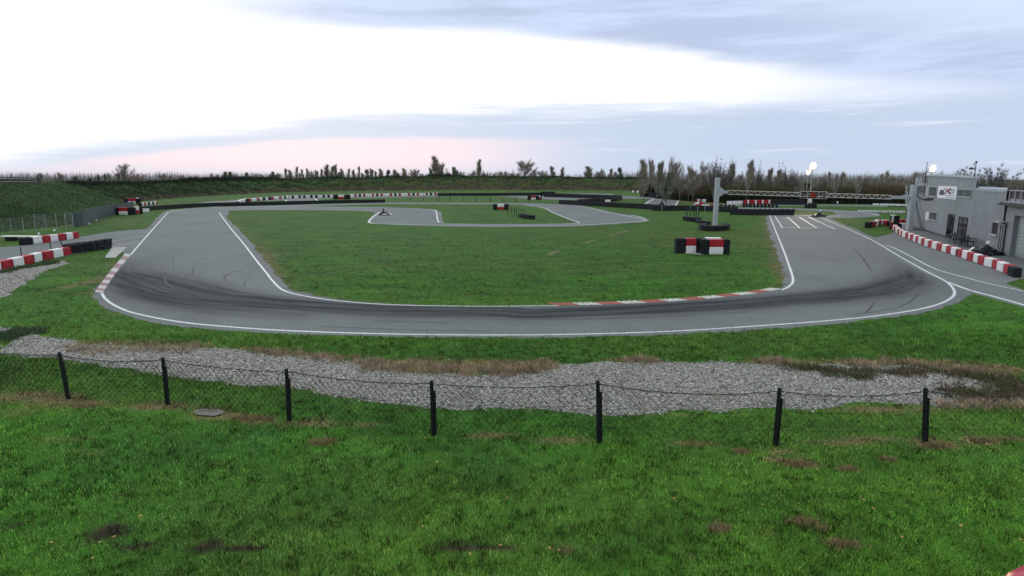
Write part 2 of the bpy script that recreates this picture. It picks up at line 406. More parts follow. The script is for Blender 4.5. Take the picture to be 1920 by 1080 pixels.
sheet('asphalt_strip', [(532, 374.3), (590, 371.8), (604, 380.5), (540, 381)], 'far asphalt patch beyond the tyre wall', A_)
sheet('asphalt_strip', [(490, 374), (560, 370.3), (620, 368.6), (760, 366), (900, 364.3), (1010, 363.8), (1010, 367.3), (900, 367.4), (760, 369.2), (620, 372), (560, 374), (495, 377)], 'far asphalt strip along the red and white blocks', A_)
sheet('asphalt_strip', [(935, 368), (1010, 367.6), (1100, 370.6), (1115, 375), (1040, 374.6), (985, 372.2)], 'far asphalt patch in front of the long black tyre wall', A_)
sheet('asphalt_strip', [(1050, 363), (1110, 362.4), (1150, 363.6), (1150, 366), (1200, 369), (1235, 370), (1235, 372.6), (1160, 372.4), (1080, 368), (1050, 366)], 'thin asphalt strip at the foot of the far bank', A_)
sheet('asphalt_strip', [(1222, 371), (1275, 375.5), (1266, 389.8), (1198, 389.8), (1204, 384)], 'far asphalt patch behind the black tyre wall', A_)
sheet('asphalt_strip', [(1198, 388), (1330, 388.2), (1480, 390.3), (1560, 393.5), (1610, 396.2), (1648, 401.5), (1652, 405.5), (1600, 408.5), (1540, 409), (1536, 407.4), (1570, 402), (1560, 397), (1480, 393.3), (1330, 391.8), (1198, 391)], 'asphalt loop turning behind the tyre walls on the right', A_)
sheet('asphalt_strip', [(1340, 383), (1480, 383.4), (1720, 384.4), (1720, 388.4), (1600, 386.8), (1480, 386), (1340, 386)], 'long thin asphalt strip below the brown scrub', A_)
sheet('access_road', [(-90, 478), (0, 464), (60, 459), (150, 444.5), (210, 434.5), (272, 429), (300, 422), (268, 456), (236, 480), (222, 464), (200, 464), (120, 482), (0, 504), (-90, 520)], 'grey access road running between the two rows of blocks on the left', A_, cat='road')
sheet('pit_lane', [(1590, 428), (1642, 445.5), (1672, 438), (1690, 428), (1700, 408), (1850, 404), (2300, 420), (2300, 520), (1985, 520), (1906, 524), (1886, 532), (1920, 545), (2000, 566), (2200, 620), (2100, 640), (1920, 577), (1850, 557), (1812, 548), (1750, 520), (1690, 490)], 'grey asphalt pit lane and apron in front of the buildings', A_, cat='pit lane', ragged=0.15)
o = sheet('concrete_slab', [(211, 463.5), (238, 463.5), (217, 484), (196, 484)], 'small pale concrete slab beside the kerb', M['concrete'], z=0.03, ragged=0.06, cat='slab')

sheet('concrete_slab', [(362, 774), (378, 769), (412, 770), (424, 776), (404, 782), (372, 781)], 'small pale slab lying flush in the grass at the near fence', mat('mossy_slab', (0.15, 0.145, 0.12), 0.9, 0.3, 4, dirt=0.5), z=0.035, ragged=0.05, cat='slab', step=0.1)
# painted lines
def line(L, w, label, mt=None, z=0.013, wpx=None, n=None, name='painted_line', rag=0.0):
    if name == 'painted_line' and w in (0.14, 0.15, 0.16): w *= 0.82
    pts = resample(catmull(gp(L), max(8, len(L)*10)), 0.8); mb = MB(); vs = []
    for i, p in enumerate(pts):
        d = pts[min(i+1, len(pts)-1)]-pts[max(i-1, 0)]; d = Vector((-d.y, d.x, 0)).normalized()
        ww = w/2*(1+rag*rs.uniform(-1, 1))
        vs += [(p.x-d.x*ww, p.y-d.y*ww, z), (p.x+d.x*ww, p.y+d.y*ww, z)]
    mb.add(vs, [(2*i+1, 2*i, 2*i+2, 2*i+3) for i in range(len(pts)-1)])
    return tag(mb.build(name, mt or M['paint']), label, 'track marking', kind='structure')
line([(316, 397.5), (291, 425), (262, 458), (245, 478)], 0.15, 'white outer edge line up the left straight')
line([(191, 550), (197, 560), (215, 573), (250, 587), (330, 603), (420, 612.5), (540, 620.5), (700, 626), (880, 628.5), (1060, 627.6), (1250, 622), (1400, 613), (1550, 602), (1640, 593), (1720, 581), (1765, 569), (1787, 556), (1789, 545), (1780, 533), (1765, 523), (1735, 508), (1680, 477), (1640, 453), (1600, 434), (1560, 417), (1530, 404.5)], 0.16, 'white outer edge line round the near hairpin and up the main straight')
line([(411, 399), (430, 425), (455, 455), (478, 485), (498, 510), (514, 530), (534, 546), (580, 557), (640, 565), (720, 571), (830, 574), (940, 574.6), (1048, 573)], 0.14, 'white inner edge line round the left corner')
line([(1466, 544), (1480, 537), (1487, 525), (1480, 500), (1467, 464), (1454, 432), (1443, 404)], 0.16, 'white inner edge line up the right straight')
line([(318, 396.4), (350, 391.8), (400, 388.6), (480, 387.4), (600, 387.9), (720, 389.1), (780, 391.1), (812, 393.8), (818, 398), (820, 410), (823, 417)], 0.2, 'white edge line of the chicane box', z=0.0095)
line([(712, 398), (692, 416.5), (740, 420.3), (830, 422.5), (920, 424), (1060, 423), (1150, 418.7), (1200, 415.4), (1214, 413)], 0.22, 'white edge line at the top of the infield grass', z=0.0095)
line([(1000, 382.2), (1060, 384), (1100, 388.5), (1140, 398.5), (1170, 404.3), (1213, 413.2)], 0.18, 'white edge line on the far side of the infield bend', z=0.0095)
line([(1165, 403.3), (1190, 404.8), (1212, 411)], 0.2, 'short white line beside the tip of the infield bend', z=0.0098)
line([(1010, 388), (1024, 391.2), (1035, 397.5), (1060, 408), (1085, 417.3), (1070, 419.4), (1000, 420.6), (900, 420.7), (830, 419.6)], 0.18, 'white edge line round the infield grass island', z=0.0099)
line([(430, 388), (600, 383.6), (720, 380.6), (920, 381), (1000, 382.2)], 0.22, 'white line on the straight strip behind the infield', z=0.0095)
line([(345, 386), (400, 378.5), (445, 375.6), (485, 373.3)], 0.25, 'white line on the far left bend', z=0.0095)
line([(534, 375), (543, 380.4)], 0.3, 'white line on the far patch beyond the tyre wall', z=0.0095)
line([(590, 372.3), (603, 380)], 0.3, 'right-hand white line on the far patch', z=0.0095)
line([(1272, 376.5), (1264, 389)], 0.35, 'white line at the right side of the far asphalt patch', z=0.0096)
line([(1204, 385.5), (1225, 373.5)], 0.35, 'white line at the left side of the far asphalt patch', z=0.0096)
line([(1200, 389.2), (1330, 389), (1480, 391.2), (1560, 394.3), (1625, 399), (1648, 403)], 0.25, 'white line on the loop behind the tyre walls', z=0.0097)
for i, (a, b, c) in enumerate([((1453, 405), (1467, 427), 'first'), ((1476, 406.5), (1500, 428), 'second'), ((1498, 407), (1531, 427.5), 'third'), ((1516, 407), (1566, 430), 'fourth')]):
    line([a, b], 0.16, c+' slanting grid line before the finish under the gantry', z=0.0133)
line([(1455, 427), (1570, 428)], 0.3, 'faint line across the main straight', M['paintfaded'], z=0.0126)
line([(1441, 404.3), (1535, 404.3)], 0.2, 'pale line across the top of the main straight', M['paintfaded'], z=0.0124)
line([(1645, 459.5), (1668, 462), (1700, 477), (1750, 503), (1800, 518), (1860, 533.5), (1925, 547.5), (2000, 565)], 0.12, 'white line along the pit lane exit', z=0.0145)
line([(1776, 529), (1820, 545), (1870, 558), (1925, 574), (2000, 598)], 0.2, 'white line edging the pit lane beside the grass', z=0.0142)
line([(205, 453.5), (276, 441)], 0.12, 'upper thin white line across the access road', M['paintfaded'], z=0.0141)
line([(205, 462.5), (262, 453)], 0.12, 'lower thin white line across the access road', M['paintfaded'], z=0.0141)
line([(-90, 507), (0, 489), (60, 480), (115, 468)], 0.15, 'pale edge line of the access road behind the blocks', z=0.0141)

m_, t_ = newmat('skid_rubber'); cc_ = t_.n('ShaderNodeTexCoord').outputs['Object']; finish(t_, t_.mix(t_.step(t_.noise(cc_, 3, 5, 0.7), 0.40, 0.62), (0.018, 0.020, 0.024), (0.055, 0.06, 0.066)), 0.8); M['skid'] = m_
for k, (arc, w_) in enumerate([([(311, 513), (309, 524), (317, 535), (337, 546), (372, 555), (420, 563)], 0.10), ([(493, 500), (462, 504), (442, 509), (422, 518), (421, 525), (433, 533)], 0.09), ([(360, 507), (362, 512), (346, 521)], 0.09), ([(381, 481), (370, 493), (358, 504)], 0.035),
    ([(1722, 552), (1700, 570), (1660, 582), (1600, 590)], 0.07), ([(1640, 566), (1632, 578), (1622, 588)], 0.07), ([(1600, 466), (1618, 485), (1634, 508)], 0.09), ([(316, 470), (350, 464), (400, 461)], 0.03), ([(322, 482), (326, 494), (324, 506)], 0.03), ([(473, 520), (460, 527), (458, 538)], 0.05),
    ([(600, 612), (760, 619), (920, 621)], 0.05), ([(1000, 600), (1200, 596), (1400, 586)], 0.05), ([(700, 602), (850, 606)], 0.05)]):
    o = line(arc, w_, f'thin dark curved skid mark on the track, {ordn(k+1)} of the marks', M['skid'], z=0.0118+0.0001*k, name='skid_mark', rag=0.5)
# kerbs
mb = MB(); kp = resample(catmull([(p) for p in gp([(1046, 573), (1130, 571.5), (1250, 566), (1330, 560), (1400, 552.5), (1440, 547), (1466, 541.5)])], 60), 0.27)
for i in range(len(kp)-1):
    a, b = kp[i], kp[i+1]; d = (b-a).normalized(); nrm = Vector((-d.y, d.x, 0))
    if nrm.y < 0: nrm = -nrm
    mb.cur = 0 if (i//4) % 2 == 0 else 1
    sl = d*-0.42; w = 0.42; s_ = 0.60 if mb.cur else 0.72
    q = [a, a+(b-a)*s_, a+(b-a)*s_+nrm*w+sl, a+nrm*w+sl]
    mb.add([(q[0].x, q[0].y, 0.012), (q[1].x, q[1].y, 0.02), (q[2].x, q[2].y, 0.07), (q[3].x, q[3].y, 0.03)]+[(p.x, p.y, -0.01) for p in q],
           [(0, 1, 2, 3), (0, 4, 5, 1), (1, 5, 6, 2), (2, 6, 7, 3), (3, 7, 4, 0)])
tag(mb.build('kerb', [M['kerbred'], M['kerbwhite']]), 'sawtooth red and white kerb along the inside of the near bend', 'kerb', kind='structure')
mb = MB(); ka = catmull(gp([(245, 478), (222, 506), (205, 530), (193, 549)]), 14); kb = catmull(gp([(235, 477), (210, 506), (192, 530), (178, 550)]), 14)
for i in range(13):
    mb.cur = i % 2
    q = [ka[i], ka[i+1].lerp(ka[i], 0.03), kb[i+1].lerp(kb[i], 0.03), kb[i]]
    mb.add([(q[0].x, q[0].y, 0.014), (q[1].x, q[1].y, 0.014), (q[2].x, q[2].y, 0.07), (q[3].x, q[3].y, 0.07)]+[(p.x, p.y, 0.0) for p in q],
           [(0, 1, 2, 3), (0, 4, 5, 1), (1, 5, 6, 2), (2, 6, 7, 3), (3, 7, 4, 0)])
tag(mb.build('kerb', [M['kerbpink'], M['kerbdusty']]), 'worn pink and white kerb at the outside of the left corner', 'kerb', kind='structure')

# gravel
GRAV = [(-90, 655), (0, 657), (20, 635), (60, 628), (100, 632), (160, 644), (250, 648), (330, 649), (400, 654), (480, 660), (560, 667), (670, 676), (690, 688), (800, 700), (900, 703), (1020, 692), (1060, 683), (1120, 679), (1250, 680), (1350, 678), (1420, 684), (1500, 681), (1650, 684), (1740, 689), (1800, 699), (1880, 714), (2000, 735), (2000, 768), (1860, 752), (1790, 762), (1700, 756), (1600, 753), (1540, 765), (1400, 766), (1300, 771), (1150, 777), (1080, 776), (980, 769), (880, 769), (780, 765), (700, 755), (620, 741), (560, 731), (460, 722), (380, 712), (300, 706), (240, 692), (130, 679), (60, 669), (0, 665), (-90, 664)]
g1 = sheet('gravel_trap', GRAV, 'pale grey gravel bed between the near fence and the track', M['gravel'], z=0.006, ragged=0.30, cat='gravel', step=0.25, keep=False)
GR1 = [tuple(v.co[:2]) for v in g1.data.vertices]
g2 = sheet('gravel_trap', [(-90, 530), (0, 509), (60, 500), (118, 487), (125, 494), (95, 506), (70, 514), (45, 532), (20, 550), (0, 557), (-90, 585)], 'gravel patch in front of the near row of blocks on the left', M['gravel'], z=0.006, ragged=0.6, cat='gravel', step=0.4, keep=False)
GR2 = [tuple(v.co[:2]) for v in g2.data.vertices]
g3 = sheet('gravel_trap', [(-90, 612), (0, 613), (30, 616), (42, 620), (20, 624), (-90, 622)], 'small gravel patch in the grass at the left edge', M['gravel'], z=0.006, ragged=0.4, cat='gravel', step=0.3, keep=False)
GR3 = [tuple(v.co[:2]) for v in g3.data.vertices]

# ------------------------------------------------------------------ ground colours
patches = []   # x, y, rx, ry, kind(0 dry,1 soil), strength
def patch(px, py, rxp, ryp, kind, s_):
    c = G(px, py); r = (G(px+rxp, py)-c).length; q = abs(G(px, py-ryp).y-c.y); patches.append((c.x, c.y, r, max(q, 0.08), kind, s_))
for a in [(60, 745, 90, 12, 0, .9), (150, 757, 60, 8, 0, .8), (30, 775, 60, 14, 0, .55), (300, 762, 80, 8, 0, .7), (395, 777, 38, 7, 0, 1.3), (470, 785, 50, 8, 0, .9), (605, 830, 24, 6, 0, 1.2), (560, 795, 60, 7, 0, .6), (690, 795, 40, 6, 0, .5),
          (120, 825, 90, 9, 0, .55), (180, 850, 70, 9, 0, .45), (920, 815, 50, 6, 0, .7), (1050, 826, 80, 6, 0, .45), (1300, 832, 50, 6, 0, .6), (1390, 848, 14, 5, 0, 1), (1450, 862, 25, 6, 0, .8), (1500, 871, 34, 8, 0, 1.3), (1590, 880, 18, 8, 0, .9), (1470, 848, 40, 6, 0, .7),
          (1560, 830, 60, 6, 0, .6), (1640, 822, 60, 6, 0, .6), (1755, 833, 30, 9, 0, 1.3), (1840, 826, 35, 8, 0, 1.1), (1665, 862, 14, 5, 0, 1.1), (1900, 822, 40, 6, 0, .7), (1508, 980, 24, 5, 0, 1.4), (1350, 993, 20, 5, 0, .9), (1580, 1022, 36, 5, 0, 1.0), (1295, 1045, 12, 6, 0, .8), (1530, 990, 20, 8, 0, .5), (1440, 1000, 20, 5, 0, .6),
          (205, 1000, 38, 16, 1, 1.1), (260, 1023, 50, 6, 1, 1.0), (390, 1024, 26, 14, 1, 1.1), (460, 1032, 60, 5, 1, 1.1), (860, 1026, 40, 14, 1, .9), (930, 1030, 40, 5, 1, .9), (1110, 1025, 60, 8, 1, .5), (240, 968, 30, 8, 1, .5), (30, 985, 24, 10, 1, .6), (230, 930, 25, 8, 1, .4), (600, 855, 30, 6, 1, .5),
          (200, 520, 22, 26, 0, 1.0), (215, 495, 18, 12, 0, .8), (160, 548, 40, 12, 0, .35), (560, 668, 120, 5, 0, .8), (430, 655, 160, 5, 0, .8), (200, 643, 150, 7, 0, .8), (860, 683, 190, 12, 0, 1.0), (1180, 676, 60, 4, 0, .8), (1450, 678, 60, 8, 0, 1.0), (1640, 680, 160, 6, 0, 1.0), (1830, 694, 120, 10, 0, 1.2), (1200, 778, 250, 5, 0, .5), (760, 768, 120, 5, 0, .4), (1650, 768, 160, 9, 0, .8), (1850, 756, 90, 7, 0, .9),
          (1390, 480, 30, 60, 0, .25), (1000, 372, 300, 8, 0, .3), (300, 372, 200, 5, 0, .3), (1600, 415, 60, 6, 0, .35), (1230, 408, 60, 4, 0, .4), (1300, 378, 40, 6, 0, .9), (1600, 427, 50, 6, 0, .3), (120, 470, 14, 6, 0, .2), (500, 480, 60, 60, 0, .25), (1500, 396, 60, 3, 0, .6), (1870, 700, 130, 20, 1, .15)]:
    patch(*a)
innl = [(p.x, p.y) for p in innw[::4]]; outl = [(p.x, p.y) for p in outw[::4]]
FENCE = gp([(-60, 733), (127, 748), (313, 759), (541, 789), (812, 817), (1122, 830), (1452, 836), (1732, 830), (2010, 826)])
fencel = [(p.x, p.y) for p in FENCE]
def gcolor(X, Y, detail=True):
    n1 = fbm(X*0.16+3, Y*0.16, 4); n2 = fbm(X*0.7, Y*0.9+9, 4); n3 = fbm(X*0.05, Y*0.12+40, 3)
    fresh = np.array([0.040, 0.122, 0.014]); dark = np.array([0.022, 0.072, 0.014]); olive = np.array([0.066, 0.104, 0.023]); dry = np.array([0.135, 0.112, 0.056]); soil = np.array([0.035, 0.027, 0.019])
    def mixc(c, d, f): return c*(1-f[:, None])+d*f[:, None]
    c = np.tile(fresh, (len(X), 1))
    c = mixc(c, dark, sst(n1, 0.45, 0.75)*0.5)
    far = sst(Y, 24, 60)
    c = mixc(c, olive, np.clip(far*0.42+sst(n3, 0.45, 0.7)*(0.3+0.2*far), 0, 0.9))
    c = mixc(c, dark, sst(n2, 0.5, 0.8)*0.55)
    strong = np.exp(-((Y-18.3)/2.0)**2)*0.35                      # lusher, darker grass belt under the near straight
    c = mixc(c, dark, strong)
    rgt = sst(X, -3, 7)*sst(-Y, -14, -9)                        # bright lawn patch near right corner
    c = mixc(c, np.array([0.040, 0.13, 0.010]), rgt*0.4)
    d = np.zeros(len(X)); so = np.zeros(len(X)); k = fbm(X*3+1, Y*3+7, 3); k2 = fbm(X*9+1, Y*9+7, 2)
    for (x, y, rx, ry, kd, s_) in patches:
        g = s_*np.exp(-((X-x)/rx)**2-((Y-y)/ry)**2)
        if kd == 0: d += g
        else: so += g
    di = dpoly(X, Y, innl); do = dpoly(X, Y, outl); df = dpoly(X, Y, fencel)
    d += 0.42*np.exp(-(di/1.3)**2)*sst(Y, 20, 40)+0.30*np.exp(-(di/0.5)**2)+0.22*np.exp(-(do/0.4)**2)+0.26*np.exp(-(df/0.45)**2)*fbm(X*0.9+5, Y*0.9, 2)*1.6
    d += sst(n2, 0.62, 0.85)*0.25
    d = sst(d*(0.5+1.0*k*0.9+0.35*k2), 0.25, 1.05)*0.85; so = sst(so*(0.6+k*1.2), 0.30, 0.7)
    c = mixc(c, dry, d); c = mixc(c, soil, so)
    return c, so, d
def axis(fine_lo, fine_hi, st, lo, hi, k=1.12):
    a = list(np.arange(fine_lo, fine_hi+1e-6, st)); s_ = st; x = fine_hi
    while x < hi: s_ *= k; x += s_; a.append(x)
    s_ = st; x = fine_lo; b = []
    while x > lo: s_ *= k; x -= s_; b.append(x)
    return np.array(b[::-1]+a)
xs = axis(-22, 22, 0.22, -2500, 2500); ys = axis(5, 30, 0.2, -200, 4500, 1.06)
GX, GY = np.meshgrid(xs, ys); nx, ny = len(xs), len(ys)
def fastmesh(name, V, Fq, mt, cols=None):
    me = bpy.data.meshes.new(name); V = np.asarray(V, np.float32); Fq = np.asarray(Fq, np.int32); k = Fq.shape[1]
    me.vertices.add(len(V)); me.vertices.foreach_set('co', V.ravel())
    me.loops.add(Fq.size); me.loops.foreach_set('vertex_index', Fq.ravel())
    me.polygons.add(len(Fq)); me.polygons.foreach_set('loop_start', np.arange(0, Fq.size, k, dtype=np.int32))
    me.update(calc_edges=True)
    if cols is not None:
        a = me.attributes.new('gcol', 'FLOAT_COLOR', 'POINT'); cc = np.ones((len(V), 4), np.float32); cc[:, :3] = cols; a.data.foreach_set('color', cc.ravel())
    me.materials.append(mt); me.validate(); o = bpy.data.objects.new(name, me); C.objects.link(o); return o
cg, _, _ = gcolor(GX.ravel(), GY.ravel()); cg = cg*(1.15-0.30*sst(GY.ravel(), 20, 44))[:, None]*np.array([0.94, 1.05, 0.95])
V = np.stack([GX.ravel(), GY.ravel(), np.zeros(GX.size)], 1)
ii = (np.arange(ny-1)[:, None]*nx+np.arange(nx-1)[None, :]).ravel()
o = fastmesh('ground', V, np.stack([ii, ii+1, ii+nx+1, ii+nx], 1), M['ground'], cg)
tag(o, 'green grass ground of the kart circuit with dry and bare patches', 'ground', kind='structure')
# grass verge inside the pit lane corner
# ------------------------------------------------------------------ banks
def bank(name, foot, crest_px, width, label, pre=[], browns=True, n=420, m=26, hump=0.5, back=12):
    foot_w = catmull(pre+gp(foot), 400); fw = resample(foot_w, (sum((a-b).length for a, b in zip(foot_w, foot_w[1:])))/(n-1))
    n = len(fw); cx = np.array([c[0] for c in crest_px]); cy = np.array([c[1] for c in crest_px])
    rows = []; 
    for i, p in enumerate(fw):
        a, b = fw[max(i-14, 0)], fw[min(i+14, n-1)]; d = (b-a).normalized(); nr = Vector((-d.y, d.x, 0))
        q = p+nr*width; px = proj(q.x, q.y, 4)[0] if q.y > 35 else -400; z = VY(px, float(np.interp(px, cx, cy)), q.y).z if q.y > 35 else 4.9
        rows.append((p, q, z, nr))
    V = []; col = []
    for i, (p, q, z, nr) in enumerate(rows):
        z = z*min(1.0, i/24)
        for j in range(m+8):
            if j <= m:
                u = j/m; w = p.lerp(q, u); zz = z*(u*u*(3-2*u)*0.55+u*0.45)
            else:
                u = (j-m)/7; w = q+nr*back*u; zz = z*(1-u)**1.0-0.05*u
            V.append((w.x, w.y, zz-0.05*(j == 0))); col.append(min(1, j/m))
    V = np.array(V); u = np.array(col)
    nz = (fbm(V[:, 0]*0.5, V[:, 1]*0.5+V[:, 2], 4)-0.5)*hump*1.6*sst(u, 0, 0.1)+(fbm(V[:, 0]*2.1, V[:, 1]*2.1, 2)-0.5)*hump*0.5*sst(u, 0, 0.1)
    crest = sst(u, 0.9, 1)*0.75; V[:, 2] += nz*(1-crest)
    X, Y = V[:, 0], V[:, 1]; g1_ = fbm(X*0.12, Y*0.12+V[:, 2]*0.5, 4); g2_ = fbm(X*0.6+9, Y*0.6+V[:, 2], 4)
    c = np.tile(np.array([0.048, 0.105, 0.036]), (len(V), 1))
    def mx(c, d, f): return c*(1-f[:, None])+np.array(d)*f[:, None]
    c = mx(c, (0.080, 0.110, 0.040), sst(g1_, 0.4, 0.7)*0.9); c = mx(c, (0.022, 0.045, 0.022), sst(g2_, 0.48, 0.72)*0.8)
    if browns:
        pxs = np.array([proj(a[0], a[1], 0)[0] if a[1] > 30 else -400 for a in V[:, :2]])
        lf = sst(V[:, 1], 120, 175)
        c = mx(c, (0.10, 0.078, 0.055), np.exp(-((u-0.17)/0.12)**2)*0.85*lf)
        c = mx(c, (0.13, 0.095, 0.07), sst(pxs, 450, 700)*sst(g2_, 0.47, 0.62)*sst(-u, -0.9, -0.6)*0.6)
        c = mx(c, (0.020, 0.034, 0.018), sst(u, 0.72, 0.86)*0.75*lf)
        c = mx(c, (0.030, 0.058, 0.028), sst(-pxs, -520, -380)*0.6*lf)
    else:
        c = mx(c, (0.10, 0.085, 0.05), sst(u, 0.88, 0.97)*0.45)
        c = mx(c, (0.060, 0.090, 0.030), sst(g2_, 0.3, 0.42)*0.0+0.15)
    W = m+8; i_ = (np.arange(n-1)[:, None]*W+np.arange(W-1)[None, :]).ravel()
    Fq = np.stack([i_, i_+W, i_+W+1, i_+1], 1); e1 = V[Fq[:, 1]]-V[Fq[:, 0]]; e2_ = V[Fq[:, 3]]-V[Fq[:, 0]]; fl_ = np.cross(e1, e2_)[:, 2] < 0; Fq[fl_] = Fq[fl_][:, ::-1]
    o = fastmesh(name, V, Fq, M['bank'], c)
    tag(o, label, 'embankment', kind='structure'); return rows
LBF = [(-260, 474), (-120, 452), (0, 436), (70, 428), (140, 420), (185, 403), (225, 386), (250, 379)]
FBF = [(300, 374.5), (350, 370.5), (400, 367), (500, 362), (600, 359), (700, 357.6), (800, 356.6), (900, 356), (1000, 356.6), (1100, 357), (1180, 358), (1260, 362), (1330, 370), (1420, 377)]
ALLB = bank('embankment', LBF+FBF, [(-400, 346), (0, 345), (75, 344), (150, 343.5), (200, 342), (300, 340.6), (400, 337.4), (500, 335.6), (600, 334), (700, 332.4), (800, 330.4), (900, 330), (1000, 331), (1100, 332.4), (1200, 334), (1330, 341), (1500, 345), (1700, 348)], 14, 'long rough green and scrubby embankment behind the left fences and round the far side', pre=[Vector((-34, -50, 0)), Vector((-40, -25, 0)), Vector((-45, 0, 0)), Vector((-48, 20, 0))], n=860, hump=0.8)
_sp = next(i for i, r_ in enumerate(ALLB) if r_[0].y > 150)
LB, FB = ALLB[:_sp], ALLB[_sp:]
# ------------------------------------------------------------------ blades
def blades(name, X, Y, Z, hgt, wid, cols, label, cat, lean=0.5, mt=None, kind='stuff', bend=True):
    n = len(X); an = rng.random(n)*2*PI; dx, dy = np.cos(an), np.sin(an); la = rng.random(n)*2*PI; lm = lean*hgt*rng.random(n)
    lx, ly = np.cos(la)*lm, np.sin(la)*lm
    b0 = np.stack([X-dx*wid/2, Y-dy*wid/2, Z], 1); b1 = np.stack([X+dx*wid/2, Y+dy*wid/2, Z], 1)
    if bend:
        m0 = np.stack([X-dx*wid*0.4+lx*0.3, Y-dy*wid*0.4+ly*0.3, Z+hgt*0.55], 1); m1 = np.stack([X+dx*wid*0.4+lx*0.3, Y+dy*wid*0.4+ly*0.3, Z+hgt*0.55], 1)
        tp = np.stack([X+lx, Y+ly, Z+hgt*0.95], 1)
        V = np.stack([b0, b1, m0, m1, tp], 1).reshape(-1, 3); k = np.arange(n)*5
        Fc = np.concatenate([np.stack([k, k+1, k+3], 1), np.stack([k, k+3, k+2], 1), np.stack([k+2, k+3, k+4], 1)]); rep = 5
    else:
        tp = np.stack([X+lx, Y+ly, Z+hgt], 1); V = np.stack([b0, b1, tp], 1).reshape(-1, 3); k = np.arange(n)*3; Fc = np.stack([k, k+1, k+2], 1); rep = 3
    o = fastmesh(name, V, Fc, mt or M['blade'], np.repeat(cols, rep, 0)); return tag(o, label, cat, kind=kind)
def polar(n, r0, r1, hw=0.78):
    r = r0*(r1/r0)**rng.random(n); th = (rng.random(n)*2-1)*hw; return r*np.sin(th), r*np.cos(th), r
def clear(X, Y, grav=True):
    k = np.ones(len(X), bool)
    for p in ASPH: k &= ~inpoly(X, Y, p)
    if grav:
        jx = rng.normal(0, 0.16, len(X)); jy = rng.normal(0, 0.13, len(X))
        for p in (GR1, GR2, GR3): k &= ~inpoly(X+jx, Y+jy, p)
    return k
X, Y, R_ = polar(430000, 7.0, 48)
k = clear(X, Y) & (rng.random(len(X)) > sst(R_, 20, 47)); X, Y, R_ = X[k], Y[k], R_[k]
cb, so, dr = gcolor(X, Y)
k = rng.random(len(X)) > so*0.95; X, Y, R_, cb, dr = X[k], Y[k], R_[k], cb[k], dr[k]
tn = fbm(X*1.6+4, Y*1.6, 3); tn2 = fbm(X*0.35, Y*0.5+77, 3)
val = (0.58+0.98*rng.random(len(X))**1.3)*(0.58+0.80*tn)*(1-0.28*sst(R_, 20, 34))*(1-0.36*sst(Y, 12.5, 16.5))
cb = cb*val[:, None]*np.array([4.7, 3.35, 4.2]); hl = rng.random(len(X)) < 0.06; cb[hl] = cb[hl]*np.array([1.9, 1.5, 1.9])
dd = rng.random(len(X)) < 0.03+0.2*dr; cb[dd] = np.array([0.27, 0.22, 0.12])*(0.6+0.7*rng.random((dd.sum(), 1)))
hg = (0.018+0.040*rng.random(len(X)))*(0.6+0.8*tn2+0.5*tn)*(1-0.45*dr)*(1+0.10*np.clip(R_-14, 0, 14)*sst(-np.abs(Y-19), -5, -1)*0.9)
blades('grass', X, Y, np.zeros(len(X)), hg, 0.006+0.0008*np.clip(R_-8, 0, 40), cb, 'short green grass covering the near verge and the infield edge', 'grass', 0.9)
# tussocks: wild clumps in the belt next to the near straight and on the lawn
def clumps(centres, per, rad, h, w, colf, name, label, cat, lean=0.8):
    n = len(centres); cx = np.repeat(centres[:, 0], per); cy = np.repeat(centres[:, 1], per); s_ = np.repeat(0.5+rng.random(n), per)
    an = rng.random(n*per)*2*PI; rr = rad*np.sqrt(rng.random(n*per))*s_
    X = cx+np.cos(an)*rr; Y = cy+np.sin(an)*rr; hh = h*(0.5+0.8*rng.random(n*per))*s_
    c = colf(X, Y, np.repeat(rng.random(n), per)); return blades(name, X, Y, np.zeros(len(X)), hh, w, c, label, cat, lean)
X, Y, R_ = polar(26000, 8, 60)
k = clear(X, Y) & (rng.random(len(X)) < np.where(np.abs(Y-18.6) < 3.0, 1.0, 0.35)); X, Y = X[k], Y[k]
def cgreen(X, Y, r):
    c, so, d = gcolor(X, Y); return c*np.array([1.7, 1.25, 1.4])*(0.25+1.0*r)[:, None]*(0.7+0.6*rng.random(len(X)))[:, None]
clumps(np.stack([X, Y], 1), 9, 0.09, 0.085, 0.014, cgreen, 'grass_tufts', 'scattered darker and lighter tufts in the grass', 'grass')
# dry grass tussocks along the gravel
def along(L, n, spread):
    w = catmull(gp(L), 200); i = rng.integers(0, 200, n); return np.array([[w[j].x, w[j].y] for j in i])+rng.normal(0, 1, (n, 2))*np.array(spread)
def cdry(X, Y, r): return np.array([0.40, 0.31, 0.21])*(0.5+0.8*r)[:, None]*(0.6+0.7*rng.random(len(X)))[:, None]
clumps(np.concatenate([along([(685, 684), (760, 690), (860, 694), (960, 695), (1030, 686)], 330, (0.15, 0.26)), along([(480, 660), (560, 667), (680, 676)], 70, (0.1, 0.15)), along([(140, 650), (200, 658), (300, 654), (380, 652)], 80, (0.3, 0.25)), along([(1435, 679), (1465, 680)], 50, (0.1, 0.15)), along([(1180, 677), (1230, 677)], 30, (0.1, 0.1)), along([(1600, 684), (1700, 683), (1800, 693), (1900, 706)], 90, (0.2, 0.2)), along([(1760, 762), (1850, 758), (1940, 762)], 60, (0.2, 0.15))]),
       36, 0.15, 0.13, 0.011, cdry, 'dry_grass', 'beige dry grass tussocks along the far edge of the gravel', 'dry grass')
def cweed(X, Y, r):
    a = np.array([0.13, 0.088, 0.062]); b = np.array([0.085, 0.105, 0.045]); f = (r > 0.45)[:, None]
    return np.where(f, b, a)*(0.5+1.0*rng.random(len(X)))[:, None]
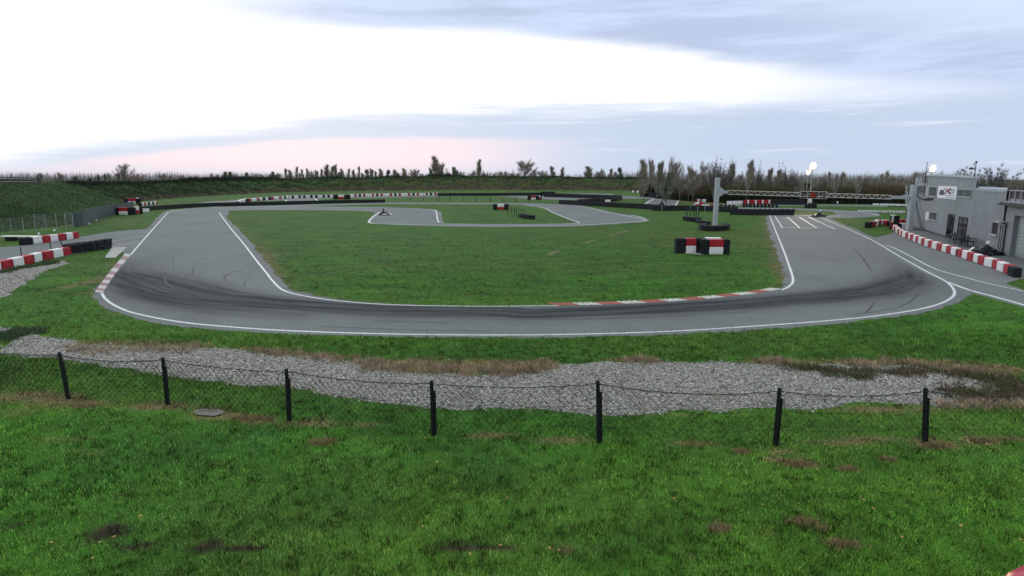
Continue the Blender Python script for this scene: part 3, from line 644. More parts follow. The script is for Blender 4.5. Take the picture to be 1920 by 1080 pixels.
clumps(np.concatenate([along([(1495, 690), (1540, 694), (1620, 700), (1700, 700), (1735, 694)], 150, (0.25, 0.20)), along([(1560, 706), (1620, 709)], 20, (0.2, 0.15)), along([(1790, 700), (1850, 712), (1930, 730)], 140, (0.35, 0.40)), along([(1780, 738), (1850, 740), (1930, 742)], 110, (0.3, 0.25))]),
       24, 0.17, 0.10, 0.020, cweed, 'weeds', 'dark brown and green weeds growing over the right end of the gravel', 'weeds')
def cweed2(X, Y, r): return np.array([0.070, 0.110, 0.055])*(0.5+1.0*rng.random(len(X)))[:, None]
clumps(np.concatenate([along([(-60, 640), (0, 636), (22, 628), (60, 622)], 150, (0.3, 0.3)), along([(0, 512), (40, 503), (80, 497), (100, 492)], 70, (0.25, 0.12))]), 34, 0.2, 0.16, 0.02, cweed2, 'weeds', 'low dark green weeds at the left edge of the gravel and blocks', 'weeds')
# long grass on the left bank
n = 60000; bi = rng.integers(0, len(LB)-1, n); bu = rng.random(n)
BP = np.array([[a[0].x, a[0].y, a[1].x, a[1].y, a[2]] for a in LB]); q = BP[bi]
X = q[:, 0]*(1-bu)+q[:, 2]*bu+rng.normal(0, 0.4, n); Y = q[:, 1]*(1-bu)+q[:, 3]*bu+rng.normal(0, 0.4, n); Z = q[:, 4]*(bu*bu*(3-2*bu)*0.55+bu*0.45)-0.15
gn = fbm(X*0.35, Y*0.35, 4); base = np.array([0.066, 0.125, 0.046])*(0.35+1.25*gn)[:, None]*(0.5+rng.random((n, 1)))
pl = rng.random(n) < 0.05*sst(gn, 0.4, 0.7); base[pl] = np.array([0.13, 0.14, 0.07])
blades('bank_grass', X, Y, Z, 0.25+0.45*rng.random(n)*gn*1.6, 0.07, base, 'rough uncut grass on the left embankment', 'grass', 1.2, bend=False)
n = 70000; bi = rng.integers(0, len(FB)-1, n); bu = rng.random(n)**0.8*0.95+0.05
BP = np.array([[a[0].x, a[0].y, a[1].x, a[1].y, a[2]] for a in FB]); q = BP[bi]
X = q[:, 0]*(1-bu)+q[:, 2]*bu; Y = q[:, 1]*(1-bu)+q[:, 3]*bu; Z = q[:, 4]*(bu*bu*(3-2*bu)*0.55+bu*0.45)-0.2
gn = fbm(X*0.22, Y*0.22+bu*4, 4); pb = sst(X, -120, -40)
gr = np.array([0.038, 0.064, 0.032])*np.ones((n, 1)); br = np.array([0.17, 0.13, 0.10])
f = (sst(gn, 0.46, 0.60)*pb*sst(-bu, -0.85, -0.7))[:, None]; base = (gr*(1-f)+br*f)*(0.35+1.2*rng.random((n, 1)))
base[bu < 0.22] = np.array([0.13, 0.092, 0.072])*(0.5+0.8*rng.random(((bu < 0.22).sum(), 1)))
blades('bank_scrub', X, Y, Z, 0.25+1.0*rng.random(n)*gn, 0.3, base, 'dark bramble scrub over the far embankment', 'scrub', 1.2, bend=False)
# stones of the gravel bed
X, Y, R_ = polar(70000, 12, 46, 0.80)
jx = rng.normal(0, 0.18, len(X)); jy = rng.normal(0, 0.16, len(X)); k = inpoly(X+jx, Y+jy, GR1) | inpoly(X+jx, Y+jy, GR2) | inpoly(X+jx, Y+jy, GR3); e = rng.random(len(X)) < 0.012; k |= e & (np.abs(Y-17.5) < 2.5) & clear(X, Y)
X, Y, R_ = X[k], Y[k], R_[k]; n = len(X); s_ = (0.014+0.022*rng.random(n)**2)*(1+0.03*(R_-14).clip(0, 30))
oc = np.array([[1, 0, 0], [0, 1, 0], [-1, 0, 0], [0, -1, 0], [0, 0, 1], [0, 0, -0.4]]); V = np.zeros((n, 6, 3))
rot = rng.random(n)*2*PI; sx_ = 0.7+0.8*rng.random((n, 6))
for j in range(6):
    a = oc[j]; V[:, j, 0] = (a[0]*np.cos(rot)-a[1]*np.sin(rot))*s_*sx_[:, j]; V[:, j, 1] = (a[0]*np.sin(rot)+a[1]*np.cos(rot))*s_*sx_[:, j]; V[:, j, 2] = a[2]*s_*0.75
V += np.stack([X, Y, np.full(n, 0.012)], 1)[:, None, :]
tf = np.array([[0, 1, 4], [1, 2, 4], [2, 3, 4], [3, 0, 4], [1, 0, 5], [2, 1, 5], [3, 2, 5], [0, 3, 5]]); Fc = (np.arange(n)[:, None, None]*6+tf[None]).reshape(-1, 3)
cs = np.repeat(np.array([0.50, 0.48, 0.445])*(0.20+1.15*rng.random((n, 1))**1.8)*(0.75+0.5*fbm(X*0.8, Y*1.2, 3))[:, None], 6, 0)
tag(fastmesh('gravel_stones', V.reshape(-1, 3), Fc, M['stone'], cs), 'loose grey stones on the gravel beds', 'gravel', kind='stuff')
# pale stony line crossing the infield
mb = MB(); w = resample(catmull(gp([(978, 498), (1010, 488), (1050, 470), (1100, 455), (1150, 441), (1192, 428)]), 60), 0.5)
for i, p in enumerate(w[:-1]):
    kx = vnoise(np.array([i*0.23]), np.array([3.3]))[0]
    if kx < 0.5: continue
    for _ in range(8):
        c = p.lerp(w[i+1], rs.random())+Vector((rs.gauss(0, 0.14), rs.gauss(0, 0.1), 0.02)); r = rs.uniform(0.05, 0.13)
        mb.add([c+Vector((r*math.cos(a+rs.random()), r*math.sin(a+rs.random())*0.7, 0)) for a in (0, 1.3, 2.6, 3.9, 5.1)]+[c+Vector((0, 0, 0.04))], [(0, 1, 5), (1, 2, 5), (2, 3, 5), (3, 4, 5), (4, 0, 5)])
tag(mb.build('stone_line', mat('bare_soil', (0.19, 0.19, 0.11), 0.95)), 'thin broken line of pale stones crossing the infield grass', 'stones', kind='stuff')

# ------------------------------------------------------------------ sky and sun
w = bpy.data.worlds.new('World'); sc.world = w; w.use_nodes = True; t = NT(w.node_tree)
dirn = t.n('ShaderNodeTexCoord').outputs['Generated']; sx = t.n('ShaderNodeSeparateXYZ'); t.put(sx.inputs[0], dirn)
el = t.m('MULTIPLY', t.m('ARCSINE', sx.outputs[2]), 57.2958); az = t.m('MULTIPLY', t.m('ARCTAN2', sx.outputs[0], sx.outputs[1]), 57.2958)
sk = t.n('ShaderNodeTexSky', sky_type='NISHITA'); sk.sun_disc = False; sk.sun_elevation = math.radians(9); sk.sun_rotation = math.radians(-20); sk.air_density = 1.2; sk.dust_density = 1.5
streak = t.vmul(dirn, (1.5, 1.5, 16.0))
n1 = t.noise(streak, 1.6, 6, 0.6); n2 = t.noise(t.vmul(dirn, (3.0, 3.0, 45.0)), 1.7, 5, 0.6); n3 = t.noise(t.vmul(dirn, (2, 2, 7)), 2.2, 5, 0.55)
e1 = t.m('ADD', el, t.m('MULTIPLY', t.m('SUBTRACT', n1, 0.5), 3.4))
e2 = t.m('ADD', el, t.m('MULTIPLY', t.m('SUBTRACT', n2, 0.5), 3.0))
azp = t.m('MAXIMUM', az, 0.0)
edge1 = t.m('SUBTRACT', 12.6, t.m('MULTIPLY', azp, 0.162))
up = t.step(t.m('SUBTRACT', e1, edge1), -0.9, 0.9)
azn = t.m('MINIMUM', az, 0.0)
edge2 = t.m('SUBTRACT', 6.3, t.m('MULTIPLY', t.m('MULTIPLY', azn, azn), 0.0032))
lowf = t.step(t.m('SUBTRACT', e2, edge2), 1.1, -1.3)
col = t.mix(t.step(az, 12, 34), (1.12, 1.13, 1.16), (0.74, 0.81, 0.97))
band = t.mix(t.step(az, -18, 22), (0.64, 0.73, 0.88), (0.55, 0.65, 0.82))
band = t.mix(t.step(n2, 0.55, 0.75, 0, 0.7), band, (0.80, 0.84, 0.95))
col = t.mix(lowf, col, band)
pinkf = t.m('MULTIPLY', t.step(t.m('SUBTRACT', t.m('ADD', t.m('MULTIPLY', el, 0.6), t.m('MULTIPLY', e2, 0.4)), t.m('MINIMUM', 3.6, t.m('ADD', 0.6, t.m('MULTIPLY', t.m('ADD', az, 40), 0.125)))), 0.3, -0.3), t.step(az, 10, -8))
col = t.mix(t.m('MULTIPLY', pinkf, t.step(el, 0.3, 1.8, 0.55, 1)), col, (0.93, 0.80, 0.87))
col = t.mix(t.m('MULTIPLY', t.step(el, 2.0, 0.2), 0.3), col, (0.62, 0.65, 0.76))
cl = t.mix(t.step(n1, 0.42, 0.60), (0.48, 0.57, 0.78), (0.60, 0.71, 0.94))
cl = t.mix(t.m('MULTIPLY', t.step(az, 14, 36), t.step(t.m('SUBTRACT', e1, edge1), 1.5, 5.0, 0, 0.9)), cl, (0.68, 0.78, 0.98))
cl = t.mix(t.step(az, -12, -32), cl, (1.05, 1.1, 1.2))
col = t.mix(t.m('MULTIPLY', up, 0.97), col, cl)
n4 = t.step(n3, 0.35, 0.7, 0.55, 0.95)
hi = t.n('ShaderNodeCombineColor'); t.put(hi.inputs[0], t.m('MULTIPLY', n4, 1.38)); t.put(hi.inputs[1], t.m('MULTIPLY', n4, 1.52)); t.put(hi.inputs[2], t.m('MULTIPLY', n4, 1.56))
col = t.mix(t.step(el, 18, 34), col, hi.outputs[0])
back = t.step(t.m('ABSOLUTE', az), 50, 85)
col = t.mix(t.m('MULTIPLY', back, t.step(el, 45, 20)), col, (0.72, 0.77, 0.86))
sc10 = t.n('ShaderNodeVectorMath', operation='SCALE'); t.put(sc10.inputs[0], col); sc10.inputs['Scale'].default_value = 10.0
fin = t.mix(0.985, sk.outputs[0], sc10.outputs[0])
bg = t.n('ShaderNodeBackground'); t.put(bg.inputs[0], fin); bg.inputs[1].default_value = 0.105
wo = t.n('ShaderNodeOutputWorld'); t.nt.links.new(bg.outputs[0], wo.inputs[0])
sd = bpy.data.lights.new('sun', 'SUN'); so_ = bpy.data.objects.new('sun', sd); C.objects.link(so_); sd.energy = 0.5; sd.angle = math.radians(20); sd.color = (0.97, 0.97, 1.0)
so_.rotation_euler = (math.radians(-70), 0, math.radians(-160+180-180))
so_.rotation_euler = Vector((math.sin(math.radians(-20))*math.cos(math.radians(14)), math.cos(math.radians(-20))*math.cos(math.radians(14)), math.sin(math.radians(14)))).to_track_quat('Z', 'Y').to_euler()

# ------------------------------------------------------------------ plastic blocks
def block_mesh(kind, L=1.1, D=0.42, Hh=0.56):
    mb = MB(); ins = 0.018
    mb.cur = 0; mb.box((0, 0, Hh/2), (L-0.05, D, Hh), ch=0.035)
    mb.cur = 1; mb.box((L/2-0.012, 0, Hh/2), (0.045, D*0.7, Hh*0.85)); mb.box((-L/2+0.012, 0, Hh/2), (0.045, D*0.7, Hh*0.85))
    if kind != 'black':
        mb.cur = 0
        for s_ in (-1, 1): mb.box((0, s_*(D/2+0.006), Hh*0.5), (L*0.72, 0.02, Hh*0.5), ch=0.008)
    else:
        mb.cur = 0
        for s_ in (-1, 1):
            for k in range(4): mb.box((-L*0.36+k*L*0.24, s_*(D/2+0.008), Hh*0.5), (L*0.12, 0.03, Hh*0.86), ch=0.01)
    return mb
PROTO = {}
def block(kind, L, D, Hh, loc, rz, label, group, tilt=0.0):
    key = (kind, round(L, 2), round(D, 2), round(Hh, 2))
    if key not in PROTO:
        o = block_mesh(kind, L, D, Hh).build(kind+'_block', [M[kind], M['black']]); PROTO[key] = o
    else:
        o = PROTO[key].copy(); C.objects.link(o)
    o.location = loc; o.rotation_euler = (0, tilt, rz); tag(o, label, 'barrier block', group); return o
CN = {'white': 'white', 'red': 'red', 'black': 'black', 'pale': 'pale'}
def block_row(L, n, start, desc, end, group, D=0.42, Hh=0.56, capped=(), seq=None):
    w = resample(catmull(gp(L), 120), 0.05); tot = sum((a-b).length for a, b in zip(w, w[1:])); bl = tot/n
    for i in range(n):
        a = w[int(i/n*(len(w)-1))]; b = w[int((i+1)/n*(len(w)-1))]; c = (a+b)/2; d = b-a
        kind = seq[i % len(seq)] if seq else ('white', 'red')[(i+start) % 2]
        if i == 0 and 'a' in capped: kind = 'black'
        if i == n-1 and 'b' in capped: kind = 'black'
        block(kind, bl, D, Hh, (c.x+rs.gauss(0, 0.025), c.y+rs.gauss(0, 0.025), 0.01), math.atan2(d.y, d.x)+rs.gauss(0, 0.04), f'{kind} block, {ordn(i+1)} from {end} {desc}', group)
block_row([(1906, 521), (1880, 509), (1840, 495), (1790, 478), (1740, 462), (1710, 450), (1690, 442), (1679, 433), (1676, 426)], 38, 0, 'of the curved pit lane row', 'the near end', 'red and white blocks beside the pit lane', D=0.38, Hh=0.57, capped=('a',))
block_row([(130, 477), (100, 484), (60, 493), (20, 503), (-24, 514)], 8, 1, 'of the row before the access road', 'the tyre wall', 'red and white blocks in front of the access road', Hh=0.60)
block_row([(39, 460), (60, 458), (100, 453), (146, 446.5)], 7, 1, 'of the row behind the access road', 'the left end', 'red and white blocks behind the access road', Hh=0.62, capped=('a',))
block_row([(1624, 427.5), (1640, 424.5), (1652, 421.5), (1664, 424)], 6, 0, 'of the angled row by the gantry column', 'the left end', 'blocks on the grass before the gantry column', Hh=0.66, capped=('a',))
block_row([(1682, 423), (1692, 424), (1703, 424.5)], 3, 0, 'of the red row behind the gantry column', 'the left end', 'blocks behind the gantry column', Hh=0.8, seq=['white', 'red', 'red'])
def stack(px, py, rz, cols, Hh, desc, group, D=0.5):
    """cols: list of (lower kind, upper kind, width)"""
    c = G(px, py); tot = sum(k[2] for k in cols); x = -tot/2; names = ['left', 'middle', 'right'] if len(cols) == 3 else ['left', 'right'] if len(cols) == 2 else ['single']
    for i, (lo, hi, wd) in enumerate(cols):
        xc = x+wd/2; x += wd; off = -0.05 if lo != 'black' else 0.03
        pos = c+Vector((math.cos(rz)*xc-math.sin(rz)*off, math.sin(rz)*xc+math.cos(rz)*off, 0))
        nm = names[i]+' column' if names[i] != 'single' else 'stack'
        block(lo, wd, D, Hh, (pos.x, pos.y, 0.012), rz, f'{lo} lower block in the {nm} of the {desc}', group)
        if hi: block(hi, wd, D, Hh, (pos.x, pos.y, 0.012+Hh), rz+rs.gauss(0, 0.012), f'{hi} upper block in the {nm} of the {desc}', group)
bk = ('black', 'black')
# the pair of stacked markers in the infield
stack(1290, 474, 0.10, [(*bk, 0.72), ('white', 'red', 0.82), (*bk, 0.5)], 0.56, 'left infield marker', 'stacked marker blocks in the infield', D=0.6)
stack(1340, 476.5, -0.02, [(*bk, 0.52), ('white', 'red', 1.08), (*bk, 0.5)], 0.56, 'right infield marker', 'stacked marker blocks in the infield', D=0.6)
stack(1335, 467, 0.0, [('white', 'white', 1.3)], 0.465, 'white pair behind the right infield marker', 'stacked marker blocks in the infield', D=0.5)
sheet('concrete_slab', [(1280, 473), (1318, 472), (1320, 478), (1284, 476)], 'thin pale slab under the infield markers', M['concrete'], z=0.02, ragged=0, cat='slab', keep=False)
stack(939, 393.5, 0.0, [(*bk, 0.8), ('red', 'white', 1.25), (*bk, 0.8)], 0.52, 'marker beside the stake fence', 'marker blocks beside the stake fence')
stack(1000, 374.6, 0.0, [(*bk, 0.9), ('white', 'red', 1.3), (*bk, 0.9)], 0.55, 'far marker near the middle', 'far marker blocks')
stack(1011, 374.4, 0.3, [('red', 'white', 1.0), (*bk, 0.4)], 0.55, 'side piece of the far middle marker', 'far marker blocks')
stack(1137, 384.4, 0.0, [(*bk, 0.9), ('red', 'white', 1.2), (*bk, 0.4)], 0.55, 'marker behind the dark tyre wall', 'marker blocks behind the tyre wall')
stack(1144, 384.0, 0.3, [('white', 'red', 0.8)], 0.55, 'piece beside the marker behind the tyres', 'marker blocks behind the tyre wall')
stack(235.5, 403.0, 0.12, [(*bk, 0.62), ('white', 'red', 1.35), (*bk, 1.05)], 0.58, 'large marker at the left panel fence', 'marker blocks at the panel fence')
stack(260, 401.4, 0.5, [('red', 'white', 0.75), (*bk, 0.4)], 0.60, 'side piece of the large left marker', 'marker blocks at the panel fence')
stack(270.5, 398.3, 0.3, [('red', None, 0.7), ('white', None, 1.0)], 0.6, 'single layer beside the large left marker', 'marker blocks at the panel fence')
stack(249, 382.3, 0.1, [(*bk, 0.9), ('white', 'red', 1.6), (*bk, 1.0)], 0.6, 'farther marker behind the panel fence', 'far left marker blocks')
stack(259, 381.6, 0.3, [('white', 'white', 0.6)], 0.65, 'white end piece of the farther left marker', 'far left marker blocks')
stack(645, 373.6, 0.0, [('white', None, 0.9), (*bk, 1.2), ('red', 'white', 1.8), (*bk, 1.4)], 0.6, 'far white over red marker left of the chicane', 'far centre marker blocks') if False else None
stack(641, 373.6, 0.0, [(*bk, 1.4), ('red', 'white', 1.7), (*bk, 1.6)], 0.6, 'far marker above the chicane', 'far centre marker blocks')
stack(1027, 366.6, 0.0, [(*bk, 1.8), ('white', 'black', 2.0), (*bk, 0.8)], 0.65, 'farthest marker at the tyre wall end', 'farthest marker blocks')
stack(1672, 430, 0.0, [('red', 'white', 0.55)], 0.8, 'tall pair where the pit row begins', 'blocks at the start of the pit row', D=0.45)
stack(1679, 430.5, 0.1, [(*bk, 0.5)], 0.78, 'black pair where the pit row begins', 'blocks at the start of the pit row', D=0.45)
stack(1694, 430, 0.4, [('white', None, 0.6), ('red', None, 0.8)], 0.7, 'pair behind the pit row start', 'blocks at the start of the pit row')
# far rows, small in the picture
FB2 = 'far red and white blocks on the back straight'
block_row([(261, 386.5), (275, 385), (295, 383)], 9, 0, 'of the far row behind the left marker', 'the left end', 'far row behind the left marker', Hh=0.65, seq=['black', 'white', 'red', 'white', 'black', 'white'])
block_row([(446, 382.5), (452, 380.5), (462, 378)], 7, 0, 'of the pale row at the left bend', 'the near end', 'far pale row at the left bend', Hh=0.75, seq=['white'])
block_row([(449, 384.3), (472, 384.6)], 6, 0, 'of the pale row behind the tyre wall', 'the left end', 'far pale row behind the tyre wall', Hh=0.5, seq=['white'])
block_row([(460, 378.8), (485, 376.5), (510, 374.5), (540, 372)], 16, 0, 'of the far left bend row', 'the left end', 'far row along the left bend', Hh=0.75, seq=['black', 'red', 'white', 'white', 'red', 'white', 'black', 'white'])
block_row([(542, 372), (580, 371), (632, 370)], 20, 0, 'of the far row left of centre', 'the left end', 'far row left of the centre marker', Hh=0.75, seq=['white', 'black', 'white', 'white', 'black'])
block_row([(656, 369.6), (720, 368), (822, 366.2)], 40, 0, 'of the far row right of centre', 'the left end', 'long far row right of the centre marker', Hh=0.85, seq=['white', 'white', 'red', 'white', 'black', 'white', 'red', 'white'])
block_row([(1083, 382.2), (1104, 380.6)], 8, 0, 'of the pale row behind the middle tyres', 'the left end', 'pale row behind the middle tyre wall', Hh=0.5, seq=['white'])
block_row([(1186, 360.8), (1200, 361.8), (1231, 364)], 10, 0, 'of the dashed row below the far bank', 'the left end', 'dashed white row at the far bank', Hh=0.8, seq=['white', 'black'])
block_row([(1228, 371), (1260, 371.6), (1306, 373.2)], 24, 0, 'of the pale row below the evergreens', 'the left end', 'pale row below the evergreens', Hh=0.7, seq=['white', 'white', 'red'])
block_row([(1608, 398.3), (1650, 399.2), (1706, 400.2)], 32, 0, 'of the long low white row', 'the left end', 'low white row left of the gantry column', Hh=0.38, D=0.3, seq=['white'])
block_row([(1636, 385.4), (1670, 386), (1706, 387)], 16, 0, 'of the low white row below the scrub', 'the left end', 'low white row below the scrub', Hh=0.42, D=0.3, seq=['white'])
block_row([(1300, 388.8), (1318, 389), (1340, 389.4)], 13, 0, 'of the pale row left of the column', 'the left end', 'pale row left of the left column', Hh=0.6, seq=['white', 'red', 'red', 'red', 'red', 'white', 'white', 'white', 'white'])
stack(1310, 388.2, 0.0, [('red', 'white', 0.9), ('red', 'red', 0.9)], 0.45, 'pile left of the gantry base', 'pile left of the left column')
block_row([(1305, 379.6), (1315, 380), (1324, 380.2)], 6, 0, 'of the far pile below the scrub', 'the left end', 'far pile below the scrub', Hh=0.8, seq=['red', 'white', 'white', 'red', 'white', 'white'])
block_row([(1362, 384.2), (1378, 384), (1392, 383.6)], 10, 0, 'of the pale row under the truss', 'the left end', 'pale row under the truss', Hh=0.8, seq=['white'])
block_row([(1394, 383.8), (1420, 383.8), (1446, 383.6)], 16, 0, 'of the red row under the truss', 'the left end', 'red row under the truss', Hh=1.0, seq=['red', 'red', 'white', 'red'])
for i, x in enumerate([1383, 1394, 1400]): stack(x, 378.2, 0, [('white', None, 0.9)], 0.7, f'{ordn(i+1)} white piece above the truss row', 'small pieces above the row under the truss')

# ------------------------------------------------------------------ tyre walls
def tyre(mb, c, R=0.3, Wd=0.19, n=10):
    prof = [(R*0.62, 0.02), (R*0.8, 0), (R, 0.03), (R*1.0, Wd-0.03), (R*0.8, Wd), (R*0.62, Wd-0.02), (R*0.6, Wd*0.5), (R*0.62, 0.02)]
    mb.lathe(prof, c, n)
def tyre_wall(L, lay, label, R=0.3, step=0.56, belt=False, group=None, n=10, jitter=0.04, wpx=True):
    w = resample(catmull(gp(L), 80), step); mb = MB()
    for i, p in enumerate(w):
        for k in range(lay): tyre(mb, (p.x+rs.gauss(0, jitter), p.y+rs.gauss(0, jitter), 0.01+k*0.19), R*rs.uniform(0.93, 1.04), n=n)
    root = mb.build('tyre_wall', M['tyre']); tag(root, label, 'tyre wall', group)
    if belt:
        b = MB(); vs = []; hh = lay*0.19*0.93
        for i, p in enumerate(w):
            d = w[min(i+1, len(w)-1)]-w[max(i-1, 0)]; d = Vector((-d.y, d.x, 0)).normalized()
            if d.dot(p) > 0: d = -d
            e = p+d*(R+0.035+0.02*rs.random()); vs += [(e.x, e.y, 0.02), (e.x, e.y, hh*rs.uniform(0.93, 1.04)), (e.x-d.x*0.03, e.y-d.y*0.03, hh), (e.x-d.x*0.03, e.y-d.y*0.03, 0.02)]
        fs = []
        for i in range(len(w)-1):
            a, c_ = i*4, i*4+4; fs += [(a, c_, c_+1, a+1), (a+1, c_+1, c_+2, a+2), (a+2, c_+2, c_+3, a+3)]
        b.add(vs, fs); bo = b.build('rubber_belt', M['belt'], root)
    return root
tyre_wall([(128, 476.5), (150, 473), (180, 469.5), (203, 465)], 4, 'low black tyre wall at the end of the near left block row', R=0.33, belt=False, n=16)
b = MB(); b.tube([G(128, 478)+Vector((0, -0.3, 0.62)), G(165, 472)+Vector((0, -0.3, 0.66)), G(205, 466)+Vector((0, -0.3, 0.75))], 0.06, 6); 
tag(b.build('rubber_strip', M['belt']), 'dark rubber strip lying along the near left tyre wall', 'rubber strip')
tyre_wall([(236, 398.5), (300, 393), (345, 390), (400, 387), (470, 385.6), (560, 383), (640, 381), (720, 379.8)], 4, 'long black belted tyre wall running behind the far left corner', belt=True, n=6, step=0.7)
tyre_wall([(822, 367.6), (900, 367.2), (960, 366.8), (1040, 366.2)], 5, 'long black tyre wall across the far centre', belt=True, n=6, step=0.8, R=0.4)
tyre_wall([(1022, 369.2), (1060, 370.3), (1110, 372.2), (1164, 374.5)], 6, 'long black tyre wall crossing right of the far marker', belt=True, n=6, step=0.8, R=0.4)
tyre_wall([(1164, 374.5), (1150, 377.5), (1120, 378.5)], 5, 'short black tyre wall turning back toward the white and red marker', belt=True, n=6, step=0.8, R=0.35)
tyre_wall([(1130, 379.8), (1105, 380.6), (1085, 381.6)], 5, 'low black tyre wall left of the marker behind the bend', belt=True, n=6, step=0.8, R=0.35)
tyre_wall([(1050, 382.8), (1090, 385), (1150, 388.4), (1205, 391.6), (1241, 394.2)], 5, 'dark tyre wall along the outside of the infield bend', belt=True, n=6, step=0.7)
tyre_wall([(1227, 395.2), (1280, 395), (1330, 396.2), (1381, 398.6)], 5, 'black belted tyre wall behind the left gantry column', belt=True, n=6, step=0.7)
tyre_wall([(1371, 402.6), (1420, 403.2), (1486, 403.4)], 5, 'black belted tyre wall at the far end of the main straight', belt=True, n=6, step=0.7)
tyre_wall([(1352, 389), (1375, 389.4)], 3, 'small dark tyre heap right of the left column', n=6, step=0.7)
tyre_wall([(1394, 389), (1430, 389.2), (1456, 389.6)], 4, 'dark low tyre wall under the red row', n=6, step=0.7)
tyre_wall([(1446, 383.6), (1480, 384), (1506, 384.4)], 6, 'black tyre wall right of the red row below the scrub', n=6, step=0.8, belt=True)
tyre_wall([(1511, 390), (1529, 390.2)], 5, 'black tyre stack at the foot of the floodlight masts', n=8, step=0.6)
tyre_wall([(1216, 369.6), (1228, 371.2)], 7, 'dark tyre pile at the left end of the pale row', n=6, step=0.8)
tyre_wall([(1284, 413), (1290, 414.5), (1300, 415.5), (1310, 416.5)], 3, 'low tyre wall carrying the black stakes', n=10, R=0.34)
tyre_wall([(1310, 417.5), (1316, 419.5), (1324, 420), (1328, 421)], 2, 'tyres lying between the stakes and the left column', n=12, R=0.36)
tyre_wall([(1317, 428), (1321, 431.5), (1332, 433), (1345, 433), (1357, 431.5), (1361, 428)], 3, 'ring of black tyres round the foot of the left gantry column', n=14, R=0.38, jitter=0.07)
tyre_wall([(977, 407.8), (985, 409.5), (993, 410.7), (999, 411.2)], 3, 'short black tyre wall at the end of the stake fence', n=10, R=0.34)
# ------------------------------------------------------------------ stakes
def stake(px, py, h, label, group, r=0.03, mt='dkmetal', lean=(0, 0)):
    p = G(px, py); mb = MB(); mb.tube([(0, 0, -0.1), (lean[0], lean[1], h)], r, 6); mb.tube([(lean[0], lean[1], h), (lean[0]*1.02, lean[1]*1.02, h+0.03)], r*1.25, 6)
    o = mb.build('stake', M[mt]); o.location = p; return tag(o, label, 'stake', group)
for i, (x, y, h) in enumerate([(1287.5, 411.5, 1.7), (1294.5, 411.5, 1.7), (1301, 412, 1.5), (1305, 412.5, 1.6), (1309.5, 413, 1.5)]): stake(x, y, h, f'{ordn(i+1)} black stake from the left in the tyres left of the gantry column', 'stakes left of the gantry column', 0.06)
for i, (x, y, h) in enumerate([(951, 401, 1.0), (958.5, 400, 1.15), (964, 404, 1.2), (968, 405, 1.2), (972, 407, 1.2), (977, 404.5, 1.1), (982.5, 405.5, 1.1)]): stake(x, y, h, f'{ordn(i+1)} dark stake from the left in the stake fence beside the white over red marker', 'stakes beside the marker', 0.05)
for i, (x, y, h) in enumerate([(893.5, 378.6, 1.2), (919.5, 378.8, 1.1), (942, 378.9, 1.0), (967, 379.2, 1.2), (991.5, 379.8, 1.0), (819, 377.2, 1.1), (823.5, 377, 1.0), (844, 377.3, 1.2), (870, 377.8, 0.9), (770, 377, 0.8), (794, 377, 0.8)]): stake(x, y, h, f'thin dark stake, {ordn(i+1)} of the scattered line in the far infield', 'thin stakes in the far infield', 0.09)
for i, (x, y, h, l) in enumerate([(41, 484, 0.75, (0, 0)), (97, 472, 0.75, (-.08, 0)), (119, 468, 0.85, (-.15, 0))]): stake(x, y, h, f'{ordn(i+1)} thin black stake from the left behind the near left blocks', 'stakes behind the near left blocks', 0.035, lean=l)
for i, (x, y, h) in enumerate([(1240.5, 395.5, 1.1), (1294.5, 395.5, 1.1), (1308, 395.5, .9), (1321.5, 396.2, 1.0)]): stake(x, y+1.2, h, f'{ordn(i+1)} pale peg from the left in front of the black tyre wall', 'pale pegs at the tyre wall', 0.04, 'galv')

# ------------------------------------------------------------------ near wire fence
posts = [(-62, 733, -70, 652), (127, 748, 111, 661), (313, 759, 305, 670), (541, 789, 537, 691), (812, 817, 809, 714), (1122, 830, 1121, 714), (1452, 836, 1462, 728), (1732, 830, 1735.5, 728), (2010, 826, 2022, 728)]
fr = thing('wire_fence', 'low sagging black wire mesh fence on dark round posts across the foreground', 'fence', FENCE[4])
base = []; tops = []
inv = -Vector(FENCE[4])
for i, (x, y, tx, ty) in enumerate(posts):
    b = G(x, y); tp = VY(tx, ty, b.y); base.append(b); tops.append(tp); d = (tp-b); L_ = d.length; dn = d.normalized(); mb = MB()
    mb.tube([b-dn*0.15, b+dn*(L_-0.0)], 0.042, 12); mb.tube([b+dn*L_, b+dn*(L_+0.012)], 0.034, 12)
    pb = b+Vector((0.062, -0.012, 0)); mb.tube([pb-dn*0.1, pb+dn*L_*0.83], 0.026, 8)
    for k in (0.2, 0.5, 0.78, 0.95): mb.tube([b+dn*L_*k+Vector((0.02, 0, 0)), b+dn*(L_*k+0.012)+Vector((0.02, 0, 0))], 0.062, 10)
    po = mb.build('fence_post', M['fencepost'], fr, smooth=False); po.location = inv
    po.name = 'fence_post'
mb = MB()
for i in range(len(base)-1):
    a, c = tops[i], tops[i+1]; sag = [0.04, 0.10, 0.07, 0.08, 0.08, 0.14, 0.11, 0.11][i]; pts = []
    for k in range(25):
        u = k/24; p = a.lerp(c, u); p.z -= 4*sag*u*(1-u)+0.05+rs.gauss(0, 0.004); p.y -= 0.04; pts.append(p)
    mb.tube(pts, 0.0075, 4)
    pts2 = [p+Vector((0, 0.01, -0.02-0.015*math.sin(j*2.1))) for j, p in enumerate(pts)]; mb.tube(pts2, 0.005, 3)
o = mb.build('top_wire', M['wire'], fr); o.location = inv
